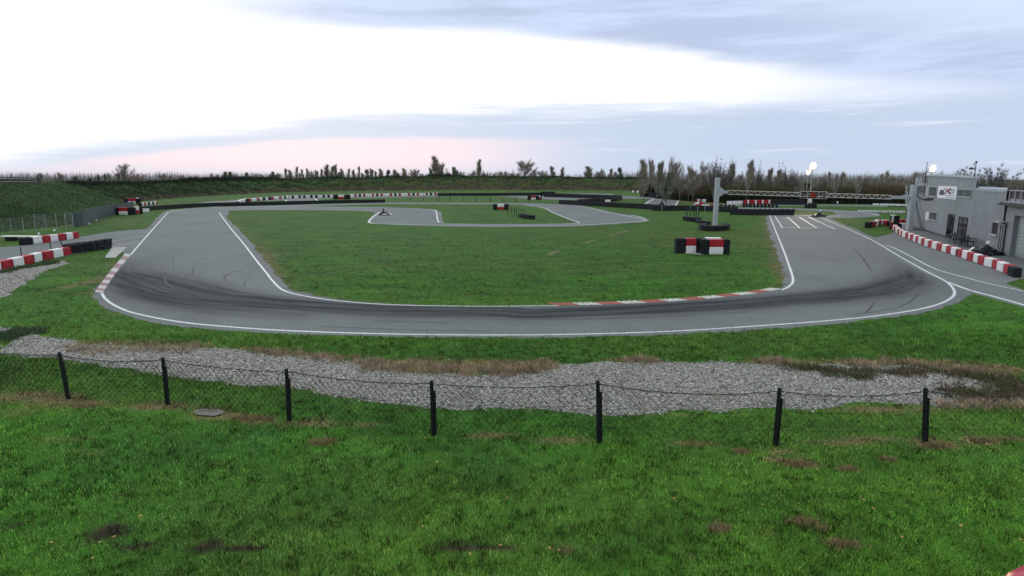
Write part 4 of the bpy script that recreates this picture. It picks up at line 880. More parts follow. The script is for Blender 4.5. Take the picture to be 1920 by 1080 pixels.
# mesh: diagonal diamond wires
V = []; Fc = []
def strip(p, q, r=0.0036):
    k = len(V); V.extend([(p.x, p.y, p.z-r), (q.x, q.y, q.z-r), (q.x, q.y, q.z+r), (p.x, p.y, p.z+r), (p.x-r, p.y-r, p.z), (q.x-r, q.y-r, q.z), (q.x+r, q.y+r, q.z), (p.x+r, p.y+r, p.z)]); Fc.extend([(k, k+1, k+2, k+3), (k+4, k+5, k+6, k+7)])
for i in range(len(base)-1):
    sag = [0.04, 0.10, 0.07, 0.08, 0.08, 0.14, 0.11, 0.11][i]
    Ln = (base[i+1]-base[i]).length; cell = 0.078; nh = int(Ln/cell); nv = 14
    def pt(ix, iz):
        u = ix/nh; b = base[i].lerp(base[i+1], u); tt = tops[i].lerp(tops[i+1], u); top = tt.copy(); top.z -= 4*sag*u*(1-u)+0.06
        f = iz/nv; bul = 0.03*math.sin(u*9+i)+0.03*math.sin(f*3+u*15)
        p = b.lerp(top, f); p.y += bul-0.03; p.z = max(p.z, 0.01); return p
    for ix in range(nh):
        for iz in range(nv):
            a = pt(ix, iz); 
            if (ix+iz) % 2 == 0: strip(a, pt(ix+1, iz+1))
            else: strip(pt(ix+1, iz), pt(ix, iz+1))
    for iz in (4, 9):
        for ix in range(0, nh-3, 3): strip(pt(ix, iz), pt(min(ix+3, nh), iz), 0.003)
o = fastmesh('wire_mesh', np.array(V), np.array(Fc), M['wire']); o.parent = fr; o.location = inv

# ------------------------------------------------------------------ fences on the left
fl = thing('mesh_fence', 'tall pale metal post and wire fence at the foot of the left embankment', 'fence', G(70, 432))
inv = -Vector(G(70, 432)); prev = None; wires = MB()
for (x, y, ty) in [(-60, 444, 411), (-20, 440, 410), (22, 437, 408), (45, 435.5, 407), (67, 435, 401), (87, 432, 403), (107, 430, 400), (124, 430, 399), (138, 428, 399)]:
    b = G(x, y); h = zat(b, x, ty); mb = MB(); mb.tube([b, b+Vector((0.02, 0, h))], 0.035, 6); o = mb.build('fence_post', M['galv'], fl); o.location = inv
    if prev:
        pb, ph = prev
        for k in range(1, 9): wires.tube([pb+Vector((0, 0, ph*k/8.2)), b+Vector((0, 0, h*k/8.2))], 0.006, 3)
        L_ = (b-pb).length
        for k in range(int(L_/0.25)): p = pb.lerp(b, k*0.25/L_); wires.tube([p, p+Vector((0, 0, ph*0.97))], 0.004, 3)
    prev = (b, h)
o = wires.build('wire_mesh', M['galv'], fl); o.location = inv
pf = thing('panel_fence', 'grey green vertical slat fence between the grass and the left embankment', 'fence', G(180, 412)); inv = -Vector(G(180, 412))
M['slat'] = mat('slat_grey', (0.040, 0.055, 0.056), 0.6, 0.2, 1); M['slatpale'] = mat('slat_pale', (0.13, 0.16, 0.16), 0.6, 0.2, 1)
top = [(138, 400), (160, 393), (185, 388), (210, 383), (228, 383), (252, 380)]; bot = [(138, 427), (160, 423), (185, 412), (210, 405), (228, 401), (252, 393)]
n_ = 44
bw = resample(catmull(gp(bot), 60), 1.1)
for i, (a, b) in enumerate(zip(bw, bw[1:])):
    px, py = proj(a.x, a.y, 0); ty = float(np.interp(px, [c[0] for c in top], [c[1] for c in top])); h = max(1.6, zat(a, px, ty)); d = b-a; rz = math.atan2(d.y, d.x)
    mb = MB(); c = (a+b)/2; mb.box((c.x, c.y, h/2), (d.length*0.93, 0.03, h*rs.uniform(0.9, 0.97)), rz)
    o = mb.build('fence_panel', M['slat'], pf); o.location = inv; mb = MB(); mb.box((a.x, a.y, h/2), (0.09, 0.09, h*rs.uniform(0.95, 1.04)), rz); o = mb.build('fence_batten', M['slatpale'], pf); o.location = inv
# palisade on the bank
pal = MB(); rails = MB(); rowsel = [r for r in LB if r[1].y > 35 and proj(r[1].x, r[1].y, r[2])[0] < 76 and proj(r[1].x, r[1].y, r[2])[0] > -200]
cr = resample([Vector((r[1].x, r[1].y, r[2])) for r in rowsel], 0.62)
for i, p in enumerate(cr):
    px, py = proj(*p); h = VY(px, 332.5+rs.uniform(-1, 1)+ (0 if px < 40 else 1.0), p.y).z-p.z+0.2; pal.box((p.x, p.y, p.z-0.2+h/2), (0.24, 0.05, h*(1+0.06*rs.uniform(-1, 1))), math.atan2((cr[-1]-cr[0]).y, (cr[-1]-cr[0]).x))
for zz in (0.35, 0.85):
    rails.tube([p+Vector((0.04, 0, zz)) for p in cr[::6]], 0.04, 4)
root = pal.build('palisade_fence', mat('old_dark_wood', (0.035, 0.038, 0.042), 0.9, 0.4, 2)); tag(root, 'dark upright plank fence along the top of the left embankment', 'fence')
rails.build('fence_rail', M['dkmetal'], root)
# low trestle on the far left
tr = thing('trestle', 'low pale board lying on dark supports beside the left wire fence', 'trestle', G(30, 452)); mb = MB(); mb.box((0.6, 0.2, 0.42), (4.2, 0.7, 0.07), -0.06, rx=0.03); mb.build('board', M['pale'], tr)
for x in (-0.6, 1.6): mb = MB(); mb.box((x, 0.25, 0.19), (0.9, 0.4, 0.36), 0.1, ch=0.04); mb.build('support', M['black'], tr)
for i, (x, y) in enumerate([(73, 440), (102, 433.5), (167, 421), (181, 414.6)]):
    mb = MB(); mb.lathe([(0.0, 0), (0.10, 0), (0.12, 0.12), (0.05, 0.2), (0, 0.2)], (0, 0, 0), 8); o = mb.build('marker_cone', M['white']); o.location = G(x, y); tag(o, f'tiny white marker, {ordn(i+1)} from the left, in the grass near the left fences', 'marker', 'small white markers near the left fences')

# ------------------------------------------------------------------ gantry
ga = thing('start_gantry', 'grey start gantry with a lattice truss spanning the main straight between two columns', 'gantry', G(1340, 431)); inv = -Vector(G(1340, 431))
pL = G(1340, 431); pR = G(1703, 441)
hL = zat(pL, 1340, 333); hR = zat(pR, 1711, 346.5)
mb = MB(); mb.box((pL.x, pL.y, hL/2), (0.44, 0.44, hL), 0.1, ch=0.03); mb.box((pL.x, pL.y, 0.15), (0.9, 0.9, 0.3), 0.1, ch=0.03); o = mb.build('column', M['post'], ga); o.location = inv
mb = MB(); mb.box((pR.x, pR.y, hR/2), (0.46, 0.46, hR), 0.1, ch=0.03); mb.box((pR.x, pR.y, hR*0.22), (0.52, 0.52, hR*0.44), 0.1, ch=0.05); o = mb.build('column', M['post'], ga); o.location = inv
zt1, zb1 = zat(pL, 1342, 356.5), zat(pL, 1342, 363.5); zt2, zb2 = zat(pR, 1705, 367.5), zat(pR, 1705, 374.5)
ax = (pR-pL); axn = ax.normalized(); side = Vector((-axn.y, axn.x, 0)); tz = lambda u: zt1+(zt2-zt1)*u; bz = lambda u: zb1+(zb2-zb1)*u
u0, u1 = 0.062, 0.90
def gpt(u, top, s_): p = pL+ax*u; return Vector((p.x, p.y, tz(u) if top else bz(u)))+side*s_*0.22
mb = MB()
for s_ in (-1, 1):
    for tp in (True, False): mb.tube([gpt(u0, tp, s_), gpt(u1, tp, s_)], 0.036, 6)
nb = 46
for i in range(nb):
    a, b = u0+(u1-u0)*i/nb, u0+(u1-u0)*(i+1)/nb
    for s_ in (-1, 1): mb.tube([gpt(a, i % 2 == 0, s_), gpt(b, i % 2 == 1, s_)], 0.02, 4)
    mb.tube([gpt(a, True, -1), gpt(b, True, 1)], 0.016, 4); mb.tube([gpt(a, False, -1), gpt(a, False, 1)], 0.016, 4)
M['truss'] = mat('truss_metal', (0.46, 0.45, 0.42), 0.5, 0.15, 3)
o = mb.build('lattice_truss', M['truss'], ga); o.location = inv
def arm(ua, ub, sgn):
    mb = MB(); pa, pb = pL+ax*ua, pL+ax*ub; c = (pa+pb)/2; zc_ = (tz((ua+ub)/2)+bz((ua+ub)/2))/2; hh = (tz(ua)-bz(ua))*0.82; mb.box((c.x, c.y, zc_), ((pb-pa).length, 0.34, hh), math.atan2(ax.y, ax.x), ch=0.02)
    if sgn < 0: o = mb.build('support_arm', M['post'], ga); o.location = inv; return
    e = pa if sgn > 0 else pb; d = axn*0.55*sgn
    vs = [e+side*0.15+Vector((0, 0, tz(ua)+0.45)), e+side*0.15+Vector((0, 0, bz(ua)-0.4)), e+d+side*0.15+Vector((0, 0, bz(ua)+0.05)), e+d+side*0.15+Vector((0, 0, tz(ua)-0.05))]; vs2 = [v-side*0.3 for v in vs]
    mb.add(vs+vs2, [(0, 1, 2, 3), (7, 6, 5, 4), (0, 3, 7, 4), (1, 5, 6, 2), (2, 6, 7, 3), (0, 4, 5, 1)]); o = mb.build('support_arm', M['post'], ga); o.location = inv
arm(0.012, 0.062, 1); arm(0.90, 0.985, -1)
# signal frame
uL, uR = (1500.5-1342)/(1705-1342), (1550-1342)/(1705-1342)
def upix(px):       # fraction along truss seen at pixel px
    lo, hi = 0, 1
    for _ in range(30):
        m_ = (lo+hi)/2; p = pL+ax*m_
        if proj(p.x, p.y, 4)[0] < px: lo = m_
        else: hi = m_
    return lo
uL, uR, uM = upix(1500.5), upix(1550), upix(1524)
mb = MB(); fo = -side*0.32 if (-side).y < 0 else side*0.32
def fpt(u, z): p = pL+ax*u+fo; return Vector((p.x, p.y, z))
zt = lambda u: tz(u)+0.14; zb = lambda u: bz(u)-0.16
for za in (zt, zb): mb.tube([fpt(uL, za(uL)), fpt(uR, za(uR))], 0.035, 4)
for u in (uL, uL+(uR-uL)*0.27, uL+(uR-uL)*0.7, uR): mb.tube([fpt(u, zt(u)), fpt(u, zb(u))], 0.03, 4)
sf = mb.build('signal_frame', M['truss'], ga); sf.location = inv
rz = math.atan2(ax.y, ax.x)
for (a, b, top) in [(0.02, 0.25, 1), (0.29, 0.45, 1), (0.58, 0.68, 1), (0.72, 0.97, 1), (0.02, 0.25, 0), (0.29, 0.45, 0), (0.72, 0.97, 0)]:
    ua, ub = uL+(uR-uL)*a, uL+(uR-uL)*b; c = fpt((ua+ub)/2, (zt(ua)-0.10) if top else (zb(ua)+0.08)); mb = MB(); mb.box(c, ((ub-ua)*ax.length, 0.08, 0.13), rz, ch=0.01); mb.build('signal_panel', M['black'], sf)
c = fpt(uM, (zt(uM)+zb(uM))/2); mb = MB(); mb.box(c, (0.52, 0.2, 0.66), rz, ch=0.03); sb = mb.build('signal_box', mat('signal_housing', (0.07, 0.02, 0.015), 0.6), sf)
mb = MB(); 
for k in (-1, 1):
    for j in (-1, 1): mb.lathe([(0.0, 0.0), (0.08, 0.0), (0.08, 0.03)], c+fo*0.36+axn*0.11*k+Vector((0, 0, 0.13*j)), 10, 'Y')
mb.build('signal_light', M['redlamp'], sb)

# ------------------------------------------------------------------ buildings
fA = G(1729, 431.5); fD = G(1914, 487); fu = (fD-fA); fu.z = 0; flen = fu.length; fu.normalize(); fn = Vector((fu.y, -fu.x, 0))
if fn.x > 0: fn = -fn
def FP(px, py, off=0.0):
    """point of the facade plane (pushed out by off) seen at a pixel -> (u, z)"""
    d = ray(px, py); o_ = Vector((0, 0, H)); A0 = fA+fn*off; tt = (A0-o_).dot(fn)/d.dot(fn); p = o_+d*tt; return (p-fA).dot(fu), p.z
FRZ = math.atan2(fu.y, fu.x)
_b = fA+fu*FP(1828, 392)[0]; BV = Vector((_b.x, _b.y, 0)).normalized()
def vol(mb, u0, u1, z0, z1, yf, depth=3.4, ex=0.0, dz=0.0, bv=None):
    """wall volume whose end walls run back at an acute angle"""
    bv = bv or BV; k = bv.dot(fu)/-bv.dot(fn); sh = k*depth
    q = [(u0-ex, out*(yf+ex)), (u1+ex, out*(yf+ex)), (u1+sh+ex, out*(yf-depth)), (u0+sh-ex, out*(yf-depth))]
    if out > 0: q = q[::-1]
    mb.add([(a, b, z0+(dz*(a/uB) if ex else 0)) for a, b in q]+[(a, b, z1+dz*(a/uB)) for a, b in q], [(3, 2, 1, 0), (4, 5, 6, 7), (0, 1, 5, 4), (1, 2, 6, 5), (2, 3, 7, 6), (3, 0, 4, 7)])
class Frame:
    """builds in facade coordinates: x along the facade, y outwards (towards the track), z up"""
    def __init__(s, root): s.root = root
    def part(s, mb, name, mt, parent=None):
        o = mb.build(name, mt, parent or s.root); return o
out = 1 if (Matrix.Rotation(FRZ, 3, 'Z') @ Vector((0, 1, 0))).dot(fn) > 0 else -1
def bt(name, label, cat): return thing(name, label, cat, (fA.x, fA.y, 0), FRZ)
def rect(px0, py0, px1, py1, off=0.0):
    a = FP(px0, py0, off); b = FP(px1, py1, off); return min(a[0], b[0]), max(a[0], b[0]), min(a[1], b[1]), max(a[1], b[1])
def rbox(mb, u0, u1, z0, z1, y0, y1, ch=0): mb.box(((u0+u1)/2, out*(y0+y1)/2, (z0+z1)/2), (u1-u0, abs(y1-y0), z1-z0), 0, ch)
uB = FP(1828, 392)[0]; u13 = FP(1713, 390)[0]; uC = FP(1882, 405, 0.12)[0]; zR = FP(1733, 329)[1]; zR2 = FP(1828, 334)[1]
zr = (zR+zR2)/2
b1 = bt('clubhouse', 'two-storey grey ribbed clubhouse with roof terrace and dark glass doors beside the pit lane', 'building')
mb = MB(); zr, RDZ = zR-0.16, zR2-zR; vol(mb, 0, uB-0.02, 0.12, zr, 0, dz=RDZ); mb.build('wall', M['clad'], b1)
zF1 = FP(1725, 366, 0)[1]; zDeck = FP(1725, 347.5)[1]; zRail = FP(1725, 330)[1]
mb = MB(); vol(mb, u13, -0.0, 0.12, zF1-0.1, -0.003); mb.build('wall', M['clad'], b1)
mb = MB(); vol(mb, u13, -0.0, zF1, zDeck, -1.6, 1.8); mb.build('wall', M['render'], b1)
mb = MB(); vol(mb, u13, uB-0.03, 0, 0.12, 0.03); mb.build('plinth', M['dkmetal'], b1)
mb = MB(); vol(mb, 0, uB-0.05, zr, zr+0.16, 0, 3.4, 0.05, dz=RDZ); mb.build('roof_edge', M['trim'], b1)
mb = MB(); vol(mb, u13, -0.06, zF1-0.1, zF1, 0.02, 3.3); vol(mb, u13, -0.06, zDeck, zDeck+0.14, 0.02, 3.3); mb.build('terrace_slab', M['frame'], b1)
def railing(z0, z1, name):
    mb = MB(); n = 8
    for i in range(n+1):
        u = u13+(0-0.15-u13)*i/n; rbox(mb, u-0.02, u+0.02, z0, z1, -0.03, 0.03)
    for zz in (z0+0.08, z1): rbox(mb, u13-0.03, -0.12, zz-0.025, zz+0.025, -0.035, 0.035)
    for i in range(12):
        y = -0.1-i*0.6; rbox(mb, u13-0.03, u13+0.02, z0, z1, y-0.02, y+0.02)
    rbox(mb, u13-0.03, u13+0.02, z1-0.025, z1+0.025, -7.8, 0); mb.build(name, M['galv'], b1)
railing(zF1, zF1+1.0, 'terrace_railing'); railing(zDeck+0.14, zRail, 'roof_railing')
mb = MB(); 
for i in range(4): u = u13+0.05+(0-0.25-u13)*i/3; rbox(mb, u-0.05, u+0.05, zF1, zDeck, -0.14, -0.04)
mb.build('terrace_post', M['frame'], b1)
u_, z_ = FP(1717, 341); mb = MB(); rbox(mb, u_-0.35, u_+0.35, zDeck+0.14, zDeck+0.85, -0.5, -0.06, 0.02); mb.build('roof_cabinet', M['white'], b1)
def window(root, px0, py0, px1, py1, glass, bars=0, mull=1, sill=True, fr_=0.07, name='window'):
    a0, a1, z0, z1 = rect(px0, py0, px1, py1); mb = MB()
    rbox(mb, a0-fr_, a1+fr_, z1, z1+fr_, -0.02, 0.05); rbox(mb, a0-fr_, a0, z0, z1, -0.02, 0.05); rbox(mb, a1, a1+fr_, z0, z1, -0.02, 0.05); rbox(mb, a0-fr_*1.5, a1+fr_*1.5, z0-fr_*1.3, z0, -0.02, 0.10)
    f = mb.build(name, M['frame'], root); mb = MB(); rbox(mb, a0+0.002, a1-0.002, z0+0.002, z1-0.002, -0.02, 0.008); mb.build('pane', glass, f)
    if mull > 1:
        mb = MB()
        for k in range(1, mull): u = a0+(a1-a0)*k/mull; rbox(mb, u-0.03, u+0.03, z0+0.003, z1-0.003, 0.0, 0.035)
        mb.build('mullion', M['frame'], f)
    if bars:
        mb = MB()
        for k in range(1, bars): u = a0+(a1-a0)*k/bars; rbox(mb, u-0.012, u+0.012, z0+0.01, z1-0.01, 0.03, 0.055)
        mb.build('security_bars', M['galv'], f)
    return f
window(b1, 1742, 350.5, 1755.5, 368, M['windowpale']); window(b1, 1797, 355, 1822, 369.5, M['windowpale'], mull=2); window(b1, 1743, 397, 1755.5, 413.5, M['window'], bars=7)
for (x0, y0, x1, y1) in [(1737.5, 350, 1741.5, 368), (1737, 397, 1741.8, 414)]:
    a0, a1, z0, z1 = rect(x0, y0, x1, y1); mb = MB(); rbox(mb, a0, a1-0.08, z0, z1, 0.0, 0.05, 0.01); mb.build('shutter', M['pale'] if y0 > 380 else M['frame'], b1)
def dglass(px0, py0, px1, name='glass_door'):
    a0, a1, z0, z1 = rect(px0, py0, px1, py0); z1 = FP(px0, py0)[1]; mb = MB(); f_ = 0.06
    rbox(mb, a0, a1, z1-f_, z1, 0.0, 0.05); n = max(2, int((a1-a0)/0.9)+1)
    for k in range(n): u = a0+(a1-a0-f_)*k/(n-1); rbox(mb, u, u+f_, 0.13, z1-f_, 0.0, 0.05)
    f = mb.build(name, M['dkmetal'], b1); mb = MB(); rbox(mb, a0+0.01, a1-0.01, 0.14, z1-f_-0.01, -0.01, 0.02); mb.build('pane', M['window'], f)
dglass(1779, 400.5, 1791); dglass(1799, 405.5, 1816); dglass(1824, 409, 1828)
for x in (1743, 1749):
    u_, z_ = FP(x, 375.5); mb = MB(); rbox(mb, u_-0.03, u_+0.03, z_, z_+0.25, 0.0, 0.25); mb.lathe([(0.02, 0.12), (0.13, 0.0), (0.10, -0.05), (0, -0.05)], (u_, out*0.28, z_-0.02), 10); mb.build('wall_lamp', M['lamphouse'], b1)
u_, z_ = FP(1827.5, 400); mb = MB(); rbox(mb, uB-0.13, uB-0.05, 0.2, zr+RDZ-0.1, 0.0, 0.09); mb.build('drainpipe', M['dkmetal'], b1)
# banner
a0, a1, z0, z1 = rect(1760.5, 349, 1793, 372.5); z1 = FP(1776, 349.3)[1]; z0 = FP(1776, 372.6)[1]
bn = bt('banner', 'white wall banner with black and red racing letters on the clubhouse', 'banner'); mb = MB(); rbox(mb, a0, a1, z0, z1, 0.01, 0.05); mb.build('sheet', mat('banner_white', (0.78, 0.79, 0.84), 0.5, 0.03), bn)
bw_, bh = a1-a0, z1-z0
flip = -1 if FP(1800, 360)[0] < FP(1700, 360)[0] else 1
def bpt(x, y, o_=0.056): return ((a0+x*bw_) if flip > 0 else (a1-x*bw_), out*o_, z1-y*bh)
def stroke(mb, pts, w_, off):
    for (x0, y0), (x1, y1) in zip(pts, pts[1:]):
        X0, Y0, X1, Y1 = x0*bw_, y0*bh, x1*bw_, y1*bh; L_ = math.hypot(X1-X0, Y1-Y0)+1e-6; nx_, ny_ = -(Y1-Y0)/L_*w_/2, (X1-X0)/L_*w_/2; ex, ey = (X1-X0)/L_*w_*0.3, (Y1-Y0)/L_*w_*0.3
        q = [((X0+nx_-ex)/bw_, (Y0+ny_-ey)/bh), ((X1+nx_+ex)/bw_, (Y1+ny_+ey)/bh), ((X1-nx_+ex)/bw_, (Y1-ny_+ey)/bh), ((X0-nx_-ex)/bw_, (Y0-ny_-ey)/bh)]
        off[0] += 0.0004; fr0 = [bpt(*a, 0.054+off[0]) for a in q]; bk0 = [bpt(*a, 0.049) for a in q]
        mb.add(fr0+bk0, [(0, 1, 2, 3), (7, 6, 5, 4), (0, 4, 5, 1), (1, 5, 6, 2), (2, 6, 7, 3), (3, 7, 4, 0)])
off = [0]; mb = MB()
stroke(mb, [(0.13, 0.27), (0.135, 0.40), (0.31, 0.38)], 0.13, off); stroke(mb, [(0.37, 0.18), (0.33, 0.45), (0.27, 0.50), (0.14, 0.53), (0.11, 0.60), (0.15, 0.65), (0.26, 0.64), (0.33, 0.57)], 0.13, off)
stroke(mb, [(0.20, 0.50), (0.33, 0.50)], 0.09, off)
mb.build('lettering', M['black'], bn); off[0] += 0.002
mb = MB(); stroke(mb, [(0.46, 0.18), (0.43, 0.55), (0.36, 0.60), (0.28, 0.62)], 0.17, off); stroke(mb, [(0.70, 0.18), (0.54, 0.38), (0.72, 0.60)], 0.2, off); mb.build('lettering', mat('dark_red_ink', (0.05, 0.004, 0.010), 0.5), bn); off[0] += 0.002
mb = MB(); stroke(mb, [(0.52, 0.20), (0.50, 0.58)], 0.12, off); stroke(mb, [(0.67, 0.22), (0.55, 0.37), (0.66, 0.56)], 0.08, off); mb.build('lettering', M['red'], bn); off[0] += 0.002
mb = MB()
for i in range(5):
    for j in range(7):
        if (i+j) % 2 == 0 and 0.70+i*0.045+(j*0.012) < 0.93: stroke(mb, [(0.70+i*0.045, 0.19+j*0.06), (0.722+i*0.045, 0.19+j*0.06)], 0.07, off)
stroke(mb, [(0.10, 0.72), (0.92, 0.70)], 0.04, off); stroke(mb, [(0.50, 0.88), (0.94, 0.88)], 0.05, off); mb.build('checkered_print', mat('grey_ink', (0.20, 0.19, 0.22), 0.5), bn)
# front block
b2 = bt('workshop_building', 'plain grey flat-roofed workshop with a barred window and narrow glazed door', 'building'); zW = (FP(1832, 356)[1]+FP(1885, 358)[1])/2
mb = MB(); CV = (fA+fu*uC+fn*0.12); CV = Vector((CV.x, CV.y, 0)).normalized(); vol(mb, uB+0.02, uC, 0.0, zW, 0.12, bv=CV); mb.build('wall', M['render'], b2)
mb = MB(); vol(mb, uB, uC, zW, zW+0.13, 0.12, 3.4, 0.05, bv=CV); rbox(mb, uB+0.3, uC+0.05, zW-0.09, zW, 0.12, 0.17); mb.build('roof_edge', M['galv'], b2)
mb = MB(); rbox(mb, uB+0.1, uC, 0.02, 0.14, 0.12, 0.22); mb.build('kerb_footing', M['concrete'], b2)
def fwin(root, px0, py0, px1, py1, glass, bars, y):
    a0, a1, z0, z1 = rect(px0, py0, px1, py1, y); z1 = FP((px0+px1)/2, py0, y)[1]; z0 = FP((px0+px1)/2, py1, y)[1]; mb = MB()
    rbox(mb, a0-0.1, a1+0.1, z0-0.14, z0, y, y+0.12); rbox(mb, a0-0.05, a0, z0, z1, y-0.01, y+0.03); rbox(mb, a1, a1+0.05, z0, z1, y-0.01, y+0.03); rbox(mb, a0-0.05, a1+0.05, z1, z1+0.05, y-0.01, y+0.03)
    f = mb.build('window', M['frame'], root); mb = MB(); rbox(mb, a0, a1, z0, z1, y-0.02, y+0.01); mb.build('pane', glass, f)
    mb = MB()
    for k in range(1, bars): u = a0+(a1-a0)*k/bars; rbox(mb, u-0.015, u+0.015, z0, z1, y+0.02, y+0.05)
    mb.build('security_bars', M['dkmetal'], f)
fwin(b2, 1861.5, 417, 1870.5, 439, M['plum'], 5, 0.12)
a0, a1, z0, z1 = rect(1877, 419, 1885, 419, 0.12); z1 = FP(1880, 419.5, 0.12)[1]; mb = MB()
for (p, q) in ((a0, a0+0.05), ((a0+a1)/2-0.04, (a0+a1)/2+0.04), (a1-0.05, a1)): rbox(mb, p, q, 0.05, z1, 0.10, 0.17)
rbox(mb, a0+0.07, a1-0.07, z1-0.08, z1, 0.11, 0.165); rbox(mb, a0-0.15, a1+0.15, z1+0.12, z1+0.2, 0.1, 0.55); dd_ = mb.build('glazed_door', M['frame'], b2); mb = MB(); rbox(mb, a0+0.03, a1-0.03, 0.06, z1-0.04, 0.08, 0.135); mb.build('pane', M['window'], dd_)
mb = MB(); rbox(mb, (a0+a1)/2-0.16, (a0+a1)/2-0.09, 1.0, 1.12, 0.14, 0.2); mb.build('handle', M['dkmetal'], dd_)
b3 = bt('garage_building', 'lower grey garage with a pale roller door at the right edge', 'building'); zG = (FP(1895, 385)[1]); uE = uC+11
a0, a1, z0, z1 = rect(1896, 404, 1925, 404, -0.0); z1 = FP(1898, 403)[1]; a0 = FP(1896, 450)[0]; a1 = a0+3.0
mb = MB(); rbox(mb, uC-1.3, a0, 0, zG, -8, 0.0); rbox(mb, a1, uE, 0, zG, -8, 0.0); rbox(mb, a0, a1, z1, zG, -8, 0.0); rbox(mb, a0, a1, 0, z1, -8, -0.6); mb.build('wall', M['render'], b3)
mb = MB()
for k in range(12): rbox(mb, a0+0.03, a1-0.03, 0.03+k*(z1-0.05)/12, 0.03+(k+0.93)*(z1-0.05)/12, -0.34, -0.28)
rbox(mb, a0, a1, 0.02, z1, -0.40, -0.345); mb.build('roller_door', M['garage'], b3)
mb = MB(); rbox(mb, uC-0.25, uE, zG, zG+0.10, -8.3, 0.55); rbox(mb, uC-0.25, uE, zG+0.10, zG+0.2, -8.3, 0.4); mb.build('roof_edge', M['dkmetal'], b3)
mb = MB(); rbox(mb, uC+0.0, uE, zG+0.2, zG+0.3, -8.3, 0.3); mb.build('roof_capping', M['lilac'], b3)
mb = MB(); rbox(mb, uC+0.02, a0-0.02, 0.02, 0.14, 0.0, 0.1); mb.build('kerb_footing', M['concrete'], b3)
zp0, zp1, zp2 = zG+0.3, FP(1902, 373)[1]+0.0, FP(1902, 358.5)[1]
b3b = bt('rooftop_screen', 'plum and lilac panelled screen standing on the low garage roof', 'screen'); mb = MB(); rbox(mb, uC-0.9, uE, zp0, zp1, -0.15, -0.05); mb.build('lower_panel', M['lilac'], b3b); mb = MB(); rbox(mb, uC-0.9, uE, zp1, zp2, -0.2, -0.1); mb.build('upper_panel', M['plum'], b3b)
mb = MB(); 
for k in range(8): u = uC+0.12+k*1.1; rbox(mb, u, u+0.12, zp0, zp2, -0.08, 0.02)
rbox(mb, uC+0.1, uE, zp2, zp2+0.08, -0.25, 0.05); mb.build('frame', M['lilac'], b3b)
# external stair
st = bt('metal_staircase', 'galvanised outside staircase rising along the left end of the clubhouse', 'staircase')
us0 = FP(1718, 441, 0.55)[0]; us1 = FP(1718, 404, 0.55)[0]; uend = u13+0.2; rise = zF1-0.05; run = us0-uend
nst = 16; mb = MB()
for i in range(nst):
    f = (i+1)/nst; rbox(mb, us0-run*f, us0-run*f+run/nst+0.03, rise*f-0.04, rise*f, 0.12, 1.02)
mb.build('tread', M['galv'], st)
for y in (0.1, 1.04):
    mb = MB(); p0 = Vector((us0, out*y, 0)); p1 = Vector((uend, out*y, rise)); mb.tube([p0, p1], 0.07, 4); mb.build('stringer', M['galv'], st)
    mb = MB(); mb.tube([p0+Vector((0, 0, 0)), p0+Vector((0, 0, 1.0)), p1+Vector((0, 0, 1.0)), p1], 0.035, 6); mb.tube([p0+Vector((0, 0, 0.5)), p1+Vector((0, 0, 0.5))], 0.025, 4)
    for k in range(1, 5): q = p0.lerp(p1, k/5); mb.tube([q, q+Vector((0, 0, 1.0))], 0.025, 4)
    mb.build('handrail', M['galv'], st)
mb = MB(); rbox(mb, uend-1.2, uend, rise-0.05, rise, 0.06, 1.1); mb.build('landing', M['galv'], st)
# cable
mb = MB(); p0 = FP(1714, 351, 0.2); p1 = FP(1735, 374, 0.1); pts = []
for k in range(13): u = k/12; pts.append((p0[0]+(p1[0]-p0[0])*u, out*(0.3-0.2*u), p0[1]+(p1[1]-p0[1])*u-0.45*math.sin(PI*u)))
mb.tube(pts, 0.055, 6); cb_ = mb.build('cable', M['black']); cb_.location = (fA.x, fA.y, 0); cb_.rotation_euler = (0, 0, FRZ); tag(cb_, 'thick black cable hanging from the terrace to the clubhouse wall', 'cable')
mb = MB(); rbox(mb, p1[0]-0.15, p1[0]+0.25, p1[1]-0.12, p1[1]+0.12, 0.0, 0.2, 0.02); mb.build('junction_box', M['black'], cb_)
def mast(px, base_off, z0, z1, y, label, r=0.03, cam_=False, arms=False):
    u_ = FP(px, 340, y)[0]; root = bt('antenna_mast', label, 'mast'); mb = MB(); mb.tube([(u_, out*y, z0), (u_, out*y, z1)], r, 6); mb.build('pole', M['dkmetal'], root)
    if arms:
        mb = MB()
        for k in (0.45, 0.6, 0.7): zz = z0+(z1-z0)*k; mb.tube([(u_-0.3, out*y, zz), (u_+0.15, out*y, zz)], 0.04, 4)
        mb.build('aerial', M['dkmetal'], root)
    if cam_:
        mb = MB(); mb.box((u_-0.3, out*(y+0.25), z0+(z1-z0)*0.62), (0.5, 0.2, 0.16), 0, 0.02); mb.tube([(u_, out*y, z0+(z1-z0)*0.60), (u_-0.3, out*(y+0.2), z0+(z1-z0)*0.6)], 0.03, 4); mb.build('camera_box', M['dkmetal'], root)
        mb = MB(); mb.box((u_, out*y, z1), (0.14, 0.14, 0.16), 0.4, 0.02); mb.build('anemometer', M['dkmetal'], root)
mast(1734.5, 0, zr-2.2, FP(1734, 304)[1], 0.1, 'thin black aerial mast at the left corner of the clubhouse roof', arms=True)
mast(1826, 0, zr+RDZ+0.1, FP(1826, 304)[1], -0.15, 'thin mast with a small camera at the right corner of the clubhouse roof', cam_=True)
